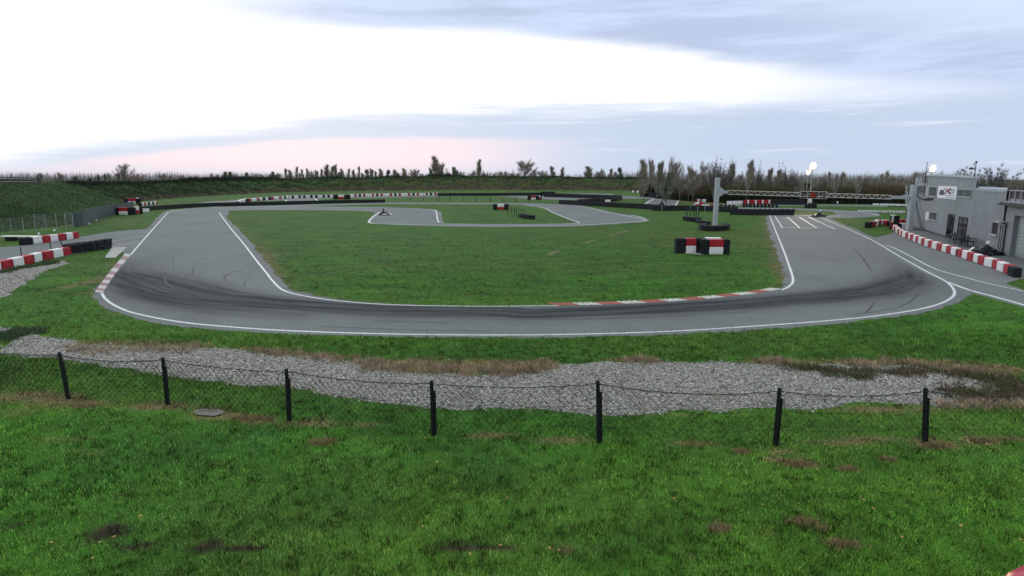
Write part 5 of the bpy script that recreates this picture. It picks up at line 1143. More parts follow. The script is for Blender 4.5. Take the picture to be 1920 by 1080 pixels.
# terrace furniture in front of the doors
def table(u_, y, rz, label):
    p = fA+fu*u_+fn*y; r = thing('patio_table', label, 'table', (p.x, p.y, 0.01), FRZ+rz, 'dark patio furniture'); mb = MB(); mb.lathe([(0, 0.72), (0.5, 0.72), (0.52, 0.74), (0.5, 0.76), (0, 0.76)], (0, 0, 0), 16); mb.build('tabletop', M['dkmetal'], r)
    for k in range(3): a = k*2*PI/3; mb = MB(); mb.tube([(0.08*math.cos(a), 0.08*math.sin(a), 0.72), (0.4*math.cos(a), 0.4*math.sin(a), 0)], 0.02, 5); mb.build('leg', M['dkmetal'], r)
def chair(u_, y, rz, label):
    p = fA+fu*u_+fn*y; r = thing('patio_chair', label, 'chair', (p.x, p.y, 0.01), FRZ+rz, 'dark patio furniture'); mb = MB(); mb.box((0, 0, 0.44), (0.46, 0.46, 0.04), 0, 0.01); mb.build('seat', M['dkmetal'], r)
    mb = MB(); mb.box((0, -0.22, 0.72), (0.46, 0.04, 0.42), 0, 0.01); mb.build('backrest', M['dkmetal'], r)
    for a in (-1, 1):
        for b in (-1, 1): mb = MB(); mb.tube([(a*0.19, b*0.19, 0.44), (a*0.23, b*0.23, 0)], 0.016, 5); mb.build('leg', M['dkmetal'], r)
for i, (px, py, y, k) in enumerate([(1789, 437, 1.0, 't'), (1799, 440, 1.0, 'c'), (1806, 443, 1.0, 't'), (1814, 445, 1.0, 'c'), (1818, 447, 0.9, 't'), (1796, 438, 0.6, 'c'), (1783, 435, 0.7, 'c'), (1811, 442, 0.6, 'c'), (1821, 446, 0.5, 'c')]):
    u_ = FP(px, py, y)[0]; (table if k == 't' else chair)(u_, y, rs.uniform(-1, 1), f'dark metal patio {"table" if k == "t" else "chair"} before the clubhouse doors, {ordn(i+1)} of the group')
# inverted L pole
p = G(1697, 421); z1 = zat(p, 1697, 387.5); pe = VY(1664, 386, p.y)
r = thing('angled_pole', 'thin black pole with a long side arm beside the right gantry column', 'pole', p); mb = MB(); mb.tube([(0, 0, 0), (0, 0, z1)], 0.05, 6); mb.build('upright', M['dkmetal'], r); mb = MB(); mb.tube([(0, 0, z1), (pe.x-p.x, 0, z1+0.05)], 0.05, 6); mb.build('side_arm', M['dkmetal'], r)
# ------------------------------------------------------------------ floodlights
def flood(px, py, top, label, heads, y=None, boxy=True, z0=0.0):
    p = G(px, py) if y is None else Vector((VY(px, 335, y).x, y, z0)); h = VY(px, top, p.y).z-p.z
    r = thing('floodlight_mast', label, 'floodlight', p, 0, 'lit floodlight masts'); mb = MB(); mb.tube([(0, 0, 0), (0, 0, h)], 0.14, 10, 0.08); mb.build('pole', M['galv'], r)
    if boxy: mb = MB(); mb.box((0, -0.05, 0.75), (0.75, 0.5, 1.5), 0, 0.03); mb.build('switch_cabinet', M['pale'], r)
    S = p.y/115.0; mb = MB(); mb.box((0, -0.05, h), (1.7*S, 0.08, 0.08)); mb.box((0, -0.05, h-0.7*S), (1.7*S, 0.08, 0.08)); mb.build('crossbar', M['galv'], r)
    for (a, b) in heads:
        hd = MB(); x, z = a*0.42*S, h+b*0.40*S; hd.box((x, -0.10+0.01*b, z), (0.38*S, 0.18, 0.36*S), 0, 0.03); ho = hd.build('lamp_head', M['lamphouse'], r); l_ = MB(); l_.lathe([(0.0, -0.235), (0.26*S, -0.235), (0.28*S, -0.225), (0.28*S, -0.2)], (x, -0.02*b-0.01*a, z), 20, 'Y'); l_.build('lens', M['lamp'], ho)
    return r
HD = [(-1, 0), (0, 0), (1, 0), (-0.5, 1), (0.5, 1), (-0.5, -1), (0.5, -1)]
flood(1517.5, 384.6, 311, 'taller lit floodlight mast rising behind the gantry signal frame', HD)
flood(1510.5, 380.5, 322, 'shorter lit floodlight mast just left of the taller one', [(-0.6, 0), (0.4, 0), (-0.2, -0.9), (0.6, 0.9)])
flood(1745, 0, 316, 'lit floodlight showing above the clubhouse roof', [(-1, 0), (0, 0), (1, 0), (-0.5, 1), (0.5, 1), (-0.5, -1), (0.5, -1)], y=92, boxy=False)
for (px, top, yy) in ((1517.5, 311, G(1517.5, 384.6).y),):
    q = VY(px, top, yy-1.0); ld = bpy.data.lights.new('flood_light', 'SPOT'); ld.energy = 26000; ld.color = (1, 0.74, 0.5); ld.spot_size = math.radians(19); ld.spot_blend = 1.0; ld.shadow_soft_size = 0.6
    lo = bpy.data.objects.new('flood_light', ld); C.objects.link(lo); lo.location = q; tgt = G(1530, 412); lo.rotation_euler = (q-Vector(tgt)).to_track_quat('Z', 'Y').to_euler()
mb = MB(); mb.box((0, 0, 0.5), (0.35, 0.08, 0.35), 0, 0.01); mb.tube([(0, 0, 0), (0, 0, 0.4)], 0.03, 5); o = mb.build('marker_board', M['white']); o.location = G(1570, 383.5); tag(o, 'tiny white board in front of the dark hedge right of the masts', 'sign')
for i, (x, y) in enumerate([(1286, 371.5), (1240, 369.5)]):
    mb = MB(); mb.tube([(0, 0, 0), (0, 0, 1.2)], 0.05, 5); mb.box((0, 0, 1.25), (0.4, 0.1, 0.5), 0, 0.01); o = mb.build('marker_board', M['white']); o.location = G(x, y+1); tag(o, ['small white post sign above the pale row below the evergreens', 'small pale sign at the left part of the row below the evergreens'][i], 'sign')
# ------------------------------------------------------------------ trees
def tree_mesh(kind, seed):
    """unit-height tree; returns (trunk MB, crown vertex list, faces, colours)"""
    r = random.Random(seed); tb = MB(); tips = []
    def branch(p, d, L, rad, depth):
        pts = [p]; n = 4; dd = d.copy(); q = p
        for i in range(n):
            up = {'poplar': 0.16, 'bare': 0.06, 'vase': 0.10, 'bush': 0.03, 'dense': 0.04}[kind]
            dd = (dd+Vector((r.gauss(0, .10), r.gauss(0, .10), up+r.gauss(0, .06)))).normalized(); q = q+dd*L/n; pts.append(q)
            if depth > 0: tips.append((q, dd, L*0.35, depth))
        tb.tube(pts, rad, 4 if depth else 7, rad*0.35, cap=False)
        if depth < 2:
            nb = {0: {'poplar': 34, 'bare': 22, 'vase': 24, 'bush': 9, 'dense': 26}[kind], 1: 5 if kind != 'vase' else 7}[depth]
            for i in range(nb):
                if depth == 0: f = {'poplar': 0.10+0.85*r.random(), 'bare': 0.15+0.8*r.random(), 'vase': 0.02+0.5*r.random(), 'bush': 0.02+0.5*r.random(), 'dense': 0.08+0.85*r.random()}[kind]
                else: f = 0.25+0.7*r.random()
                k = min(int(f*n), n-1); bp = pts[k].lerp(pts[k+1], f*n-k); a = r.random()*2*PI
                if depth == 0:
                    sp = {'poplar': 0.30, 'bare': 0.85, 'vase': 0.33, 'bush': 0.8, 'dense': 1.0}[kind]; ll = {'poplar': 0.30*(1.15-f), 'bare': 0.42*(1.15-f*0.75), 'vase': 0.8*(0.7+0.3*r.random()), 'bush': 0.6, 'dense': 0.34*(1.15-f)}[kind]
                    nd = Vector((math.cos(a)*sp, math.sin(a)*sp, 0.8)).normalized()
                else: sp = 0.55 if kind != 'vase' else 0.3; nd = (dd*0.8+Vector((math.cos(a)*sp, math.sin(a)*sp, 0.35*r.random()))).normalized(); ll = L*0.45
                branch(bp, nd, ll*(0.75+0.5*r.random()), rad*(0.30 if depth == 0 else 0.4), depth+1)
    top = {'poplar': 0.92, 'bare': 0.75, 'vase': 0.3, 'bush': 0.25, 'dense': 0.95}[kind]
    branch(Vector((0, 0, 0)), Vector((0, 0, 1)), top, {'poplar': 0.009, 'bare': 0.013, 'vase': 0.016, 'bush': 0.02, 'dense': 0.014}[kind], 0)
    V = []; Fc = []; cl = []
    cf = {'poplar': (0.32, 0.32, 0.21), 'bare': (0.38, 0.32, 0.26), 'vase': (0.3, 0.29, 0.29), 'bush': (0.07, 0.095, 0.07), 'dense': (0.13, 0.16, 0.11)}[kind]
    nl = {'poplar': 4, 'bare': 4, 'vase': 4, 'bush': 12, 'dense': 7}[kind]; ls = {'poplar': 0.010, 'bare': 0.007, 'vase': 0.005, 'bush': 0.026, 'dense': 0.018}[kind]
    twig = {'poplar': 6, 'bare': 13, 'vase': 24, 'bush': 3, 'dense': 3}[kind]
    for (p, d, L, dep) in tips:
        clump = r.random(); shade = 0.55+0.9*clump
        if clump < 0.12 and kind in ('poplar', 'bare'): continue
        for _ in range(twig):
            e = (d+Vector((r.gauss(0, .5), r.gauss(0, .5), r.gauss(0.2, .4)))).normalized(); s_ = d.cross(Vector((r.random(), r.random(), r.random()))).normalized()*0.0020; q = p+e*(0.04+0.09*r.random()); k = len(V)
            V += [p-s_, p+s_, q]; Fc.append((k, k+1, k+2)); cl += [tuple(c*0.9*shade for c in ((0.33, 0.30, 0.27) if kind != 'vase' else (0.22, 0.21, 0.20)))]*3
        if kind in ('poplar',) and r.random() < 0.25: continue
        for _ in range(nl):
            c = p+Vector((r.gauss(0, .020), r.gauss(0, .020), r.gauss(0, .022)))*(1.6 if kind in ('bush', 'dense') else 1.0); a = Vector((r.gauss(0, 1), r.gauss(0, 1), r.gauss(0, 1))).normalized(); b = a.cross(Vector((r.gauss(0, 1), r.gauss(0, 1), r.gauss(0, 1)))).normalized(); z = ls*(0.5+r.random()); k = len(V)
            V += [c+a*z, c-a*z*0.5+b*z*0.6, c-a*z*0.5-b*z*0.6]; Fc.append((k, k+1, k+2)); sh = shade*(0.6+0.8*r.random()); cl += [tuple(x*sh for x in cf)]*3
    zs = max(v.z for v in V); wd = max(1e-3, sorted(abs(v.x) for v in V)[int(len(V)*0.985)]*2)
    return tb, V, Fc, cl, zs, wd
TP = {}
def tree(kind, var, base, h, wdt, label, group):
    key = (kind, var)
    if key not in TP:
        tb, V, Fc, cl, zs, wd = tree_mesh(kind, 100+var*7+len(kind)*13)
        t_ = tb.build('trunk', M['barkpale'] if kind == 'vase' else M['bark']); c_ = fastmesh('crown', np.array([tuple(v) for v in V]), np.array(Fc), M['blade'], np.array(cl)); TP[key] = (t_.data, c_.data, zs, wd)
        bpy.data.objects.remove(t_); bpy.data.objects.remove(c_)
    td, cdt, zs, wd = TP[key]
    nm = {'poplar': 'poplar_tree', 'bare': 'bare_tree', 'vase': 'bare_tree', 'bush': 'bush', 'dense': 'evergreen_tree'}[kind]
    r = thing(nm, label, {'bush': 'bush'}.get(kind, 'tree'), base, rs.uniform(-0.5, 0.5)+(PI if rs.random() < .5 else 0), group)
    for nm2, dt in (('trunk', td), ('crown', cdt)):
        o = bpy.data.objects.new(nm2, dt); C.objects.link(o); o.parent = r
    r.scale = (wdt/wd, wdt/wd, h/zs); return r
TL = [(-30, 325, 14, 'p'), (72, 321, 9, 'p'), (80, 320, 9, 'p'), (90, 330, 10, 'b'), (101, 327, 10, 'b'), (117, 320, 12, 'p'), (131, 329, 8, 'b'), (142, 327, 14, 'd'), (153, 331, 8, 'p'), (165, 332, 12, 'e'), (176, 328, 9, 'p'), (184, 324, 9, 'd'), (197, 323, 9, 'd'), (206, 322, 8, 'p'), (218, 320, 16, 'p'),
      (237, 301, 30, 'b'), (262, 321, 20, 'b'), (284, 337, 14, 'u'), (305, 320, 15, 'b'), (317, 327, 8, 'p'), (323, 330, 6, 'p'), (333, 333, 8, 'p'), (342, 322, 10, 'b'), (356, 329, 10, 'd'), (366, 328, 10, 'd'), (377, 331, 10, 'u'), (387, 331, 10, 'u'), (397, 321, 9, 'b'), (403, 324, 9, 'p'), (413, 329, 12, 'u'), (420, 319, 12, 'd'), (430, 319, 14, 'd'),
      (443, 322, 9, 'b'), (454, 330, 10, 'u'), (465, 321, 12, 'd'), (474, 328, 8, 'p'), (485, 321, 11, 'b'), (493, 325, 7, 'p'), (502, 330, 10, 'u'), (510, 319, 13, 'd'), (519, 325, 10, 'd'), (526, 322, 9, 'p'), (538, 312, 9, 'p'), (546, 316, 9, 'p'), (556, 308, 8, 'p'), (563, 321, 7, 'p'), (570, 314, 7, 'p'), (578, 313, 6, 'p'), (586, 316, 9, 'b'), (596, 316, 10, 'p'),
      (604, 313, 9, 'p'), (612, 305, 11, 'p'), (620, 306, 11, 'p'), (627, 305, 11, 'p'), (634, 320, 10, 'd'), (643, 314, 8, 'p'), (652, 312, 8, 'p'), (663, 315, 9, 'p'), (672, 308, 9, 'p'), (681, 322, 8, 'p'), (689, 315, 13, 'd'), (700, 313, 13, 'p'), (707, 318, 9, 'p'), (716, 314, 9, 'p'), (727, 316, 12, 'd'), (736, 320, 8, 'b'), (745, 316, 13, 'd'), (760, 313, 11, 'p'), (775, 313, 16, 'b'),
      (795, 317, 24, 'u'), (808, 308, 10, 'b'), (819, 289, 15, 'p'), (824, 300, 14, 'b'), (833, 312, 16, 'u'), (843, 322, 8, 'b'), (854, 310, 16, 'd'), (866, 318, 12, 'b'), (879, 319, 12, 'b'), (889, 314, 8, 'b'), (897, 295, 11, 'p'), (911, 317, 14, 'u'), (924, 320, 10, 'b'), (939, 316, 12, 'b'), (949, 318, 9, 'b'), (958, 321, 9, 'b'), (967, 319, 10, 'b'), (983, 294, 36, 'b'), (1001, 314, 12, 'b'),
      (1020, 316, 16, 'b'), (1032, 319, 12, 'b'), (1041, 308, 13, 'p'), (1053, 311, 9, 'p'), (1050, 326, 40, 'u'), (1074, 330, 12, 'u'), (1098, 318, 9, 'b'), (1106, 309, 15, 'p'), (1120, 317, 13, 'b'), (1133, 311, 10, 'b'), (1141, 313, 10, 'p'), (1152, 319, 10, 'b'), (1163, 311, 13, 'e'), (1185, 326, 14, 'u'), (1198, 318, 13, 'b'),
      (1209, 294, 20, 'p'), (1222, 289, 10, 'b'), (1231, 297, 16, 'p'), (1243, 311, 14, 'b'), (1251, 317, 24, 'e'), (1258, 303, 18, 'b'), (1277, 287, 32, 'b'), (1293, 301, 12, 'b'), (1301, 311, 22, 'b'), (1313, 318, 14, 'b'), (1328, 296, 22, 'b'), (1342, 293, 20, 'v'), (1355, 290, 20, 'v'), (1367, 301, 18, 'p'), (1383, 317, 14, 'b'), (1400, 293, 12, 'p'), (1410, 302, 20, 'p'), (1422, 299, 14, 'v'), (1437, 311, 13, 'p'), (1452, 313, 15, 'p'), (1463, 320, 12, 'b'), (1475, 302, 22, 'v'), (1490, 314, 13, 'v'),
      (1503, 330, 12, 'b'), (1527, 330, 12, 'b'), (1540, 326, 10, 'b'), (1549, 323, 8, 'v'), (1558, 317, 9, 'p'), (1567, 320, 9, 'b'), (1576, 322, 9, 'p'), (1585, 318, 9, 'p'), (1598, 332, 14, 'b'), (1610, 323, 10, 'b'), (1620, 318, 10, 'v'), (1630, 325, 9, 'b'), (1647, 322, 10, 'p'), (1660, 315, 12, 'b'), (1671, 327, 10, 'b'), (1678, 321, 14, 'b'), (1689, 325, 15, 'b'), (1700, 333, 12, 'b'), (1718, 312, 22, 'b'), (1757, 314, 14, 'b'), (1845, 300, 46, 'v'), (1888, 349, 22, 'u')]
LK = {'p': ('poplar', 'slim half-bare poplar'), 'b': ('bare', 'bare twiggy tree'), 'd': ('dense', 'small green bushy tree'), 'e': ('dense', 'dark dense evergreen'), 'u': ('bush', 'low dark bush'), 'v': ('vase', 'pale bare tree with upright limbs')}
crestx = []
for rw in [r_ for r_ in LB+FB if r_[1].y > 35]: pr = proj(rw[1].x, rw[1].y, rw[2]); crestx.append((pr[0], rw[1].y))
crestx.sort(key=lambda a: a[0]); cxs = np.array([a[0] for a in crestx]); cys = np.array([a[1] for a in crestx])
nth = 0
for i, (px, top, wpx_, k) in enumerate(TL):
    nth += 1; kind, look = LK[k]
    if px < 1200: yb = float(np.interp(px, cxs[::5], cys[::5]))+rs.uniform(16, 26)
    elif px < 1705: yb = rs.uniform(138, 165)
    else: yb = {1718: 100, 1757: 112, 1845: 85, 1888: 75}[px]
    if px == 1251: yb = 128
    if px == 165: yb = float(np.interp(px, cxs[::5], cys[::5]))-3
    base = VY(px, 335, yb); base.z = 3.2 if px == 165 else 0.0; tp = VY(px, top, yb); h = tp.z-base.z; wm = wpx_/F*yb*{'p': 1.1, 'b': 1.35, 'd': 1.25, 'e': 1.2, 'u': 1.3, 'v': 1.3}[k]
    if k == 'u' and px < 1200: base.z = 3.6; h = tp.z-3.6
    where = 'behind the left embankment' if px < 225 else 'behind the far embankment' if px < 1200 else 'beyond the brown scrub' if px < 1705 else 'behind the buildings'
    size = 'tall ' if h > 13 and k not in 'u' else ''
    r = tree(kind, (i*5+3) % 4, base, h, wm, f'{size}{look} {where}, {ordn(nth) if nth < 100 else ordn(nth-99)} {"from the left" if nth < 100 else "past the hundredth"}', 'trees on the skyline')
    if k == 'p' and rs.random() < 0.5: r.scale = (r.scale[0]*1.15, r.scale[1]*1.15, r.scale[2])
# dark evergreen mass and dark hedge, brown scrub behind the right half
def belt(name, L, n, hlo, hhi, depth, wd, colf, label, top_px=None, z0=0.0, ls=0.0):
    w = catmull(gp(L), 300); i_ = rng.integers(0, 299, n); u = rng.random(n)
    A0 = np.array([[w[j].x, w[j].y] for j in range(300)]); P0 = A0[i_]*(1-u[:, None])+A0[i_+1]*u[:, None]; dp = rng.random(n)*depth; X = P0[:, 0]+rng.normal(0, .3, n); Y = P0[:, 1]+dp
    hn = fbm(X*0.25, Y*0.25, 3); hh = (hlo+(hhi-hlo)*rng.random(n))*(0.78+0.44*hn); c = colf(X, Y, n)
    return blades(name, X, Y, np.full(n, z0), hh, wd, c, label, 'scrub', 0.10, bend=False)
def cb1(X, Y, n):
    f = sst(fbm(X*0.12, Y*0.3, 3), 0.4, 0.62)[:, None]; return (np.array([0.135, 0.098, 0.062])*(1-f)+np.array([0.098, 0.090, 0.045])*f)*(0.35+1.1*rng.random((n, 1)))
def cb2(X, Y, n): return np.array([0.022, 0.030, 0.018])*(0.3+1.2*rng.random((n, 1)))
belt('scrub', [(1262, 373), (1330, 378.5), (1450, 380.5), (1600, 381.5), (1720, 383)], 42000, 2.0, 4.5, 9, 0.12, cb1, 'brown bare scrub thicket lining the far right side of the circuit')
belt('scrub', [(1210, 369), (1255, 372), (1275, 373)], 6000, 1.5, 3.8, 6, 0.35, cb2, 'dark green thicket round the foot of the evergreen')
belt('hedge', [(1238, 372.5), (1330, 379.5), (1450, 381.5), (1600, 382.5), (1716, 384)], 20000, 0.5, 2.0, 1.6, 0.22, cb2, 'low dark hedge along the foot of the brown scrub')
# bushes along the top of the far bank, as one rough mass
n = 26000; bi = rng.integers(0, len(FB)-1, n); q = BP[bi]; X = q[:, 2]+rng.normal(0, 1.2, n); Y = q[:, 3]+rng.uniform(0, 6, n); gn = fbm(X*0.08, Y*0.02, 3)
blades('crest_scrub', X, Y, q[:, 4]-0.5, 0.6+1.5*rng.random(n)*sst(gn, 0.35, 0.7), 0.35, np.array([0.024, 0.034, 0.020])*(0.3+1.2*rng.random((n, 1))), 'dark scrub along the top of the far embankment', 'scrub', 0.8, bend=False)
# distant tree haze band beyond the bank so that the far plain does not show bare
for (lab, y0, x0, x1, n, hh, cc) in [('grey-brown far woodland seen between the skyline trees', 420, -700, 330, 42000, 10.2, (0.26, 0.265, 0.26)), ('far wood beyond the scrub on the right', 260, 60, 620, 30000, 5.7, (0.19, 0.17, 0.145))]:
    X = rng.uniform(x0, x1, n); Y = y0+rng.uniform(0, 30, n); hn = fbm(X*0.05, Y*0.01, 4)
    blades('far_woodland', X, Y, np.zeros(n), hh*(0.35+0.5*rng.random(n)+0.45*hn), 0.35, np.array(cc)*(0.5+0.9*rng.random((n, 1))), lab, 'woodland', 0.10, bend=False)

# ------------------------------------------------------------------ karts and drivers
def rot3(p, a): return p
def kart(label, pos, rz, body='white', group='karts on the circuit'):
    r = thing('kart', label, 'kart', pos, rz, group)
    mb = MB()
    for s_ in (-1, 1):
        mb.tube([(-0.75, s_*0.28, 0.09), (0.2, s_*0.3, 0.09), (0.72, s_*0.2, 0.09), (0.85, s_*0.12, 0.09)], 0.017, 6); mb.tube([(-0.35, s_*0.3, 0.09), (-0.3, s_*0.55, 0.10), (0.25, s_*0.55, 0.10), (0.3, s_*0.3, 0.09)], 0.014, 6)
    mb.box((0.35, 0, 0.075), (0.9, 0.5, 0.012)); mb.tube([(-0.62, -0.6, 0.14), (-0.62, 0.6, 0.14)], 0.02, 8); mb.tube([(0.52, -0.5, 0.12), (0.52, 0.5, 0.12)], 0.014, 8); mb.tube([(0.5, 0, 0.1), (0.12, 0, 0.50)], 0.012, 6); mb.build('chassis', M['dkmetal'], r)
    def shell(pts, nm, mt, thick=0.0):
        m_ = MB(); m_.add(*pts); o = m_.build(nm, mt, r, smooth=False); return o
    mb = MB(); m_ = []
    prof = [(0.62, 0.10, 0.30), (0.78, 0.20, 0.27), (0.92, 0.20, 0.24), (1.02, 0.14, 0.20)]
    vs = []
    for (x, z, w_) in prof: vs += [(x, -w_*1.7, 0.06), (x, -w_*1.5, z), (x, 0, z+0.04), (x, w_*1.5, z), (x, w_*1.7, 0.06)]
    fs = [(i*5+j, i*5+j+1, i*5+6+j, i*5+5+j) for i in range(3) for j in range(4)]+[(15, 16, 17, 18, 19), (4, 3, 2, 1, 0), (0, 5, 10, 15, 19, 14, 9, 4)]; mb.add(vs, fs); mb.build('nose_cone', M[body], r)
    mb = MB(); mb.add([(0.40, -0.14, 0.50), (0.40, 0.14, 0.50), (0.66, 0.13, 0.24), (0.66, -0.13, 0.24), (0.38, -0.13, 0.48), (0.38, 0.13, 0.48), (0.63, 0.12, 0.21), (0.63, -0.12, 0.21)], [(0, 1, 2, 3), (7, 6, 5, 4), (0, 4, 5, 1), (1, 5, 6, 2), (2, 6, 7, 3), (3, 7, 4, 0)]); mb.build('front_panel', M['white'], r)
    for s_ in (-1, 1):
        mb = MB(); mb.box((0.0, s_*0.60, 0.155), (0.80, 0.17, 0.17), 0, 0.05); mb.build('side_pod', M[body], r)
    mb = MB(); mb.box((-0.93, 0, 0.16), (0.12, 1.28, 0.17), 0, 0.04); mb.build('rear_bumper', M['black'], r)
    for (x, y, R, Wd) in ((0.52, 0.56, 0.13, 0.13), (0.52, -0.56, 0.13, 0.13), (-0.62, 0.6, 0.14, 0.20), (-0.62, -0.6, 0.14, 0.20)):
        mb = MB(); mb.lathe([(R*0.5, -Wd/2), (R*0.85, -Wd/2), (R, -Wd/2+0.02), (R, Wd/2-0.02), (R*0.85, Wd/2), (R*0.5, Wd/2), (R*0.5, -Wd/2)], (x, y, R+0.002), 16, 'Y'); wh = mb.build('wheel', M['black'], r, True)
        mb = MB(); mb.lathe([(0.01, -Wd*0.3), (R*0.48, -Wd*0.45), (R*0.48, Wd*0.45), (0.01, Wd*0.3)], (x, y, R+0.002), 12, 'Y'); mb.build('rim', M['galv'], wh)
    mb = MB(); sp_ = [(-0.02, 0.10, 0.16), (-0.18, 0.07, 0.19), (-0.32, 0.14, 0.20), (-0.42, 0.36, 0.19), (-0.48, 0.56, 0.14)]; vs = []
    for (x, z, w_) in sp_: vs += [(x, -w_, z+0.16), (x, -w_*0.9, z+0.02), (x, 0, z), (x, w_*0.9, z+0.02), (x, w_, z+0.16)]
    mb.add(vs, [(i*5+j, i*5+j+1, i*5+6+j, i*5+5+j) for i in range(4) for j in range(4)]); so2 = mb.build('seat', M['seat'], r); md = so2.modifiers.new('thickness', 'SOLIDIFY'); md.thickness = 0.015
    mb = MB(); pts = [(0.12+0.07*math.cos(a)*0.6, 0.15*math.sin(a), 0.50+0.15*math.cos(a)*0.75) for a in [k*2*PI/14 for k in range(15)]]; mb.tube(pts, 0.014, 6); mb.tube([(0.12, -0.14, 0.5), (0.12, 0.14, 0.5)], 0.012, 5); mb.build('steering_wheel', M['dkmetal'], r)
    mb = MB(); mb.box((-0.45, -0.38, 0.25), (0.26, 0.2, 0.24), 0, 0.03); mb.lathe([(0.08, -0.1), (0.09, -0.08), (0.09, 0.08), (0.08, 0.1)], (-0.45, -0.38, 0.36), 10, 'X'); mb.tube([(-0.5, -0.3, 0.3), (-0.75, -0.2, 0.32), (-0.85, 0.25, 0.28)], 0.04, 8); mb.build('engine', M['dkmetal'], r)
    return r
def hand(mb, c, d, s_):
    c = Vector(c); mb.box(c, (0.075, 0.035, 0.085), 0, 0.01)
    for k, L_ in enumerate((0.065, 0.075, 0.072, 0.055)):
        z = 0.03-0.021*k; p0 = c+Vector((0.03, 0, z)); mb.tube([p0, p0+Vector((0.028, -s_*0.012, 0)), p0+Vector((0.032, -s_*0.042, -0.004)), p0+Vector((0.008, -s_*L_*0.85, -0.004))], 0.0095, 6, 0.007)
    mb.tube([c+Vector((-0.02, -s_*0.01, 0.035)), c+Vector((0.0, -s_*0.035, 0.062)), c+Vector((0.022, -s_*0.055, 0.058))], 0.011, 6, 0.008)
def driver(label, pos, rz, helmet='helmetw', group='kart drivers'):
    r = thing('person', label, 'person', pos, rz, group)
    J = [(-0.20, 0, 0.22, .15), (-0.27, 0, 0.42, .145), (-0.33, 0, 0.60, .155), (-0.335, 0, 0.70, .075), (-0.32, 0, 0.77, .065)]
    E = [(0, 1), (1, 2), (2, 3), (3, 4)]
    for s_ in (-1, 1):
        b = len(J); J += [(-0.12, s_*0.11, 0.20, .095), (0.22, s_*0.17, 0.36, .072), (0.55, s_*0.13, 0.16, .045), (0.60, s_*0.13, 0.17, .042), (0.64, s_*0.13, 0.25, .033), (-0.31, s_*0.17, 0.64, .068), (-0.17, s_*0.26, 0.47, .050), (0.02, s_*0.19, 0.50, .038), (0.07, s_*0.165, 0.505, .032)]
        E += [(0, b), (b, b+1), (b+1, b+2), (b+2, b+3), (b+3, b+4), (2, b+5), (b+5, b+6), (b+6, b+7), (b+7, b+8)]
    me = bpy.data.meshes.new('body'); me.from_pydata([j[:3] for j in J], E, []); me.materials.append(M['suit']); o = bpy.data.objects.new('body', me); C.objects.link(o); o.parent = r
    md = o.modifiers.new('skin', 'SKIN'); 
    if not me.skin_vertices: me.attributes.new
    for i, sv in enumerate(me.skin_vertices[0].data): sv.radius = (J[i][3], J[i][3]); sv.use_root = (i == 0)
    sb_ = o.modifiers.new('smooth', 'SUBSURF'); sb_.levels = 1; sb_.render_levels = 1
    mb = MB(); mb.lathe([(0.0, -0.13), (0.09, -0.13), (0.125, -0.09), (0.138, 0.0), (0.13, 0.06), (0.095, 0.115), (0.05, 0.14), (0.0, 0.146)], (-0.29, 0, 0.90), 16); mb.box((-0.18, 0, 0.83), (0.07, 0.15, 0.08), 0, 0.02); h = mb.build('helmet', M[helmet], r, True)
    mb = MB(); mb.box((-0.185, 0, 0.915), (0.08, 0.20, 0.07), 0, 0.02); mb.build('visor', M['visor'], h)
    for s_ in (-1, 1):
        mb = MB(); hand(mb, (0.09, s_*0.155, 0.51), 1, s_); mb.build('glove', M['black'], r)
    mb = MB()
    for s_ in (-1, 1): mb.tube([(-0.14, s_*0.275, 0.44), (-0.08, s_*0.245, 0.475)], 0.057, 8); mb.tube([(-0.25, s_*0.225, 0.56), (-0.23, s_*0.235, 0.54)], 0.068, 8)
    mb.build('sleeve_stripes', M['galv'], r)
    return r
def kd(px, py, deg, kl, dl, helmet, body): 
    p = G(px, py); rz = math.radians(deg); kart(kl, p+Vector((0, 0, 0.014)), rz, body)
    if dl: driver(dl, p+Vector((0, 0, 0.014)), rz, helmet)
kd(723, 403.6, 0, 'white and black kart crossing the chicane box', 'driver in dark suit and dark helmet in the kart in the chicane box', 'helmetd', 'white')
kd(1534, 406.8, 200, 'dark kart entering the far end of the main straight', 'driver in dark suit in the kart at the far end of the main straight', 'helmetw', 'dkmetal')
kd(1241.5, 384.5, 60, 'tiny distant kart on the far asphalt patch', 'driver in the tiny distant kart on the far asphalt patch', 'helmetd', 'white')
kd(1856, 478, 12, 'black kart parked on the apron behind the pit lane blocks', 'seated driver in dark striped suit and white helmet behind the pit lane blocks', 'helmetw', 'black')
kd(1884, 473.5, -12, 'blue kart with white panel parked beside the glazed door', None, None, 'blue')
kd(1835, 476, 170, 'second black kart half hidden behind the pit lane blocks', None, None, 'dkmetal')

# ------------------------------------------------------------------ red car at the lower right corner
cc = G(1965, 1048, 1.45); c_dir = math.radians(28)
cr_ = thing('car', 'red car whose roof edge just shows at the lower right corner', 'car', (cc.x+0.165, cc.y-0.524, 0.0), c_dir)
def loft(secs, name, mt, parent, smooth=True):
    mb = MB(); vs = []; n = len(secs[0])
    for s_ in secs: vs += s_
    fs = [(i*n+j, i*n+(j+1) % n, (i+1)*n+(j+1) % n, (i+1)*n+j) for i in range(len(secs)-1) for j in range(n)]+[tuple(range(n-1, -1, -1)), tuple((len(secs)-1)*n+j for j in range(n))]
    mb.add(vs, fs); return mb.build(name, mt, parent, smooth)
def sec(x, zb_, zt_, w_, tw): return [(x, -w_, zb_), (x, -w_*1.02, (zb_+zt_)/2), (x, -tw, zt_-0.03), (x, -tw*0.7, zt_), (x, 0, zt_+0.02), (x, tw*0.7, zt_), (x, tw, zt_-0.03), (x, w_*1.02, (zb_+zt_)/2), (x, w_, zb_)]
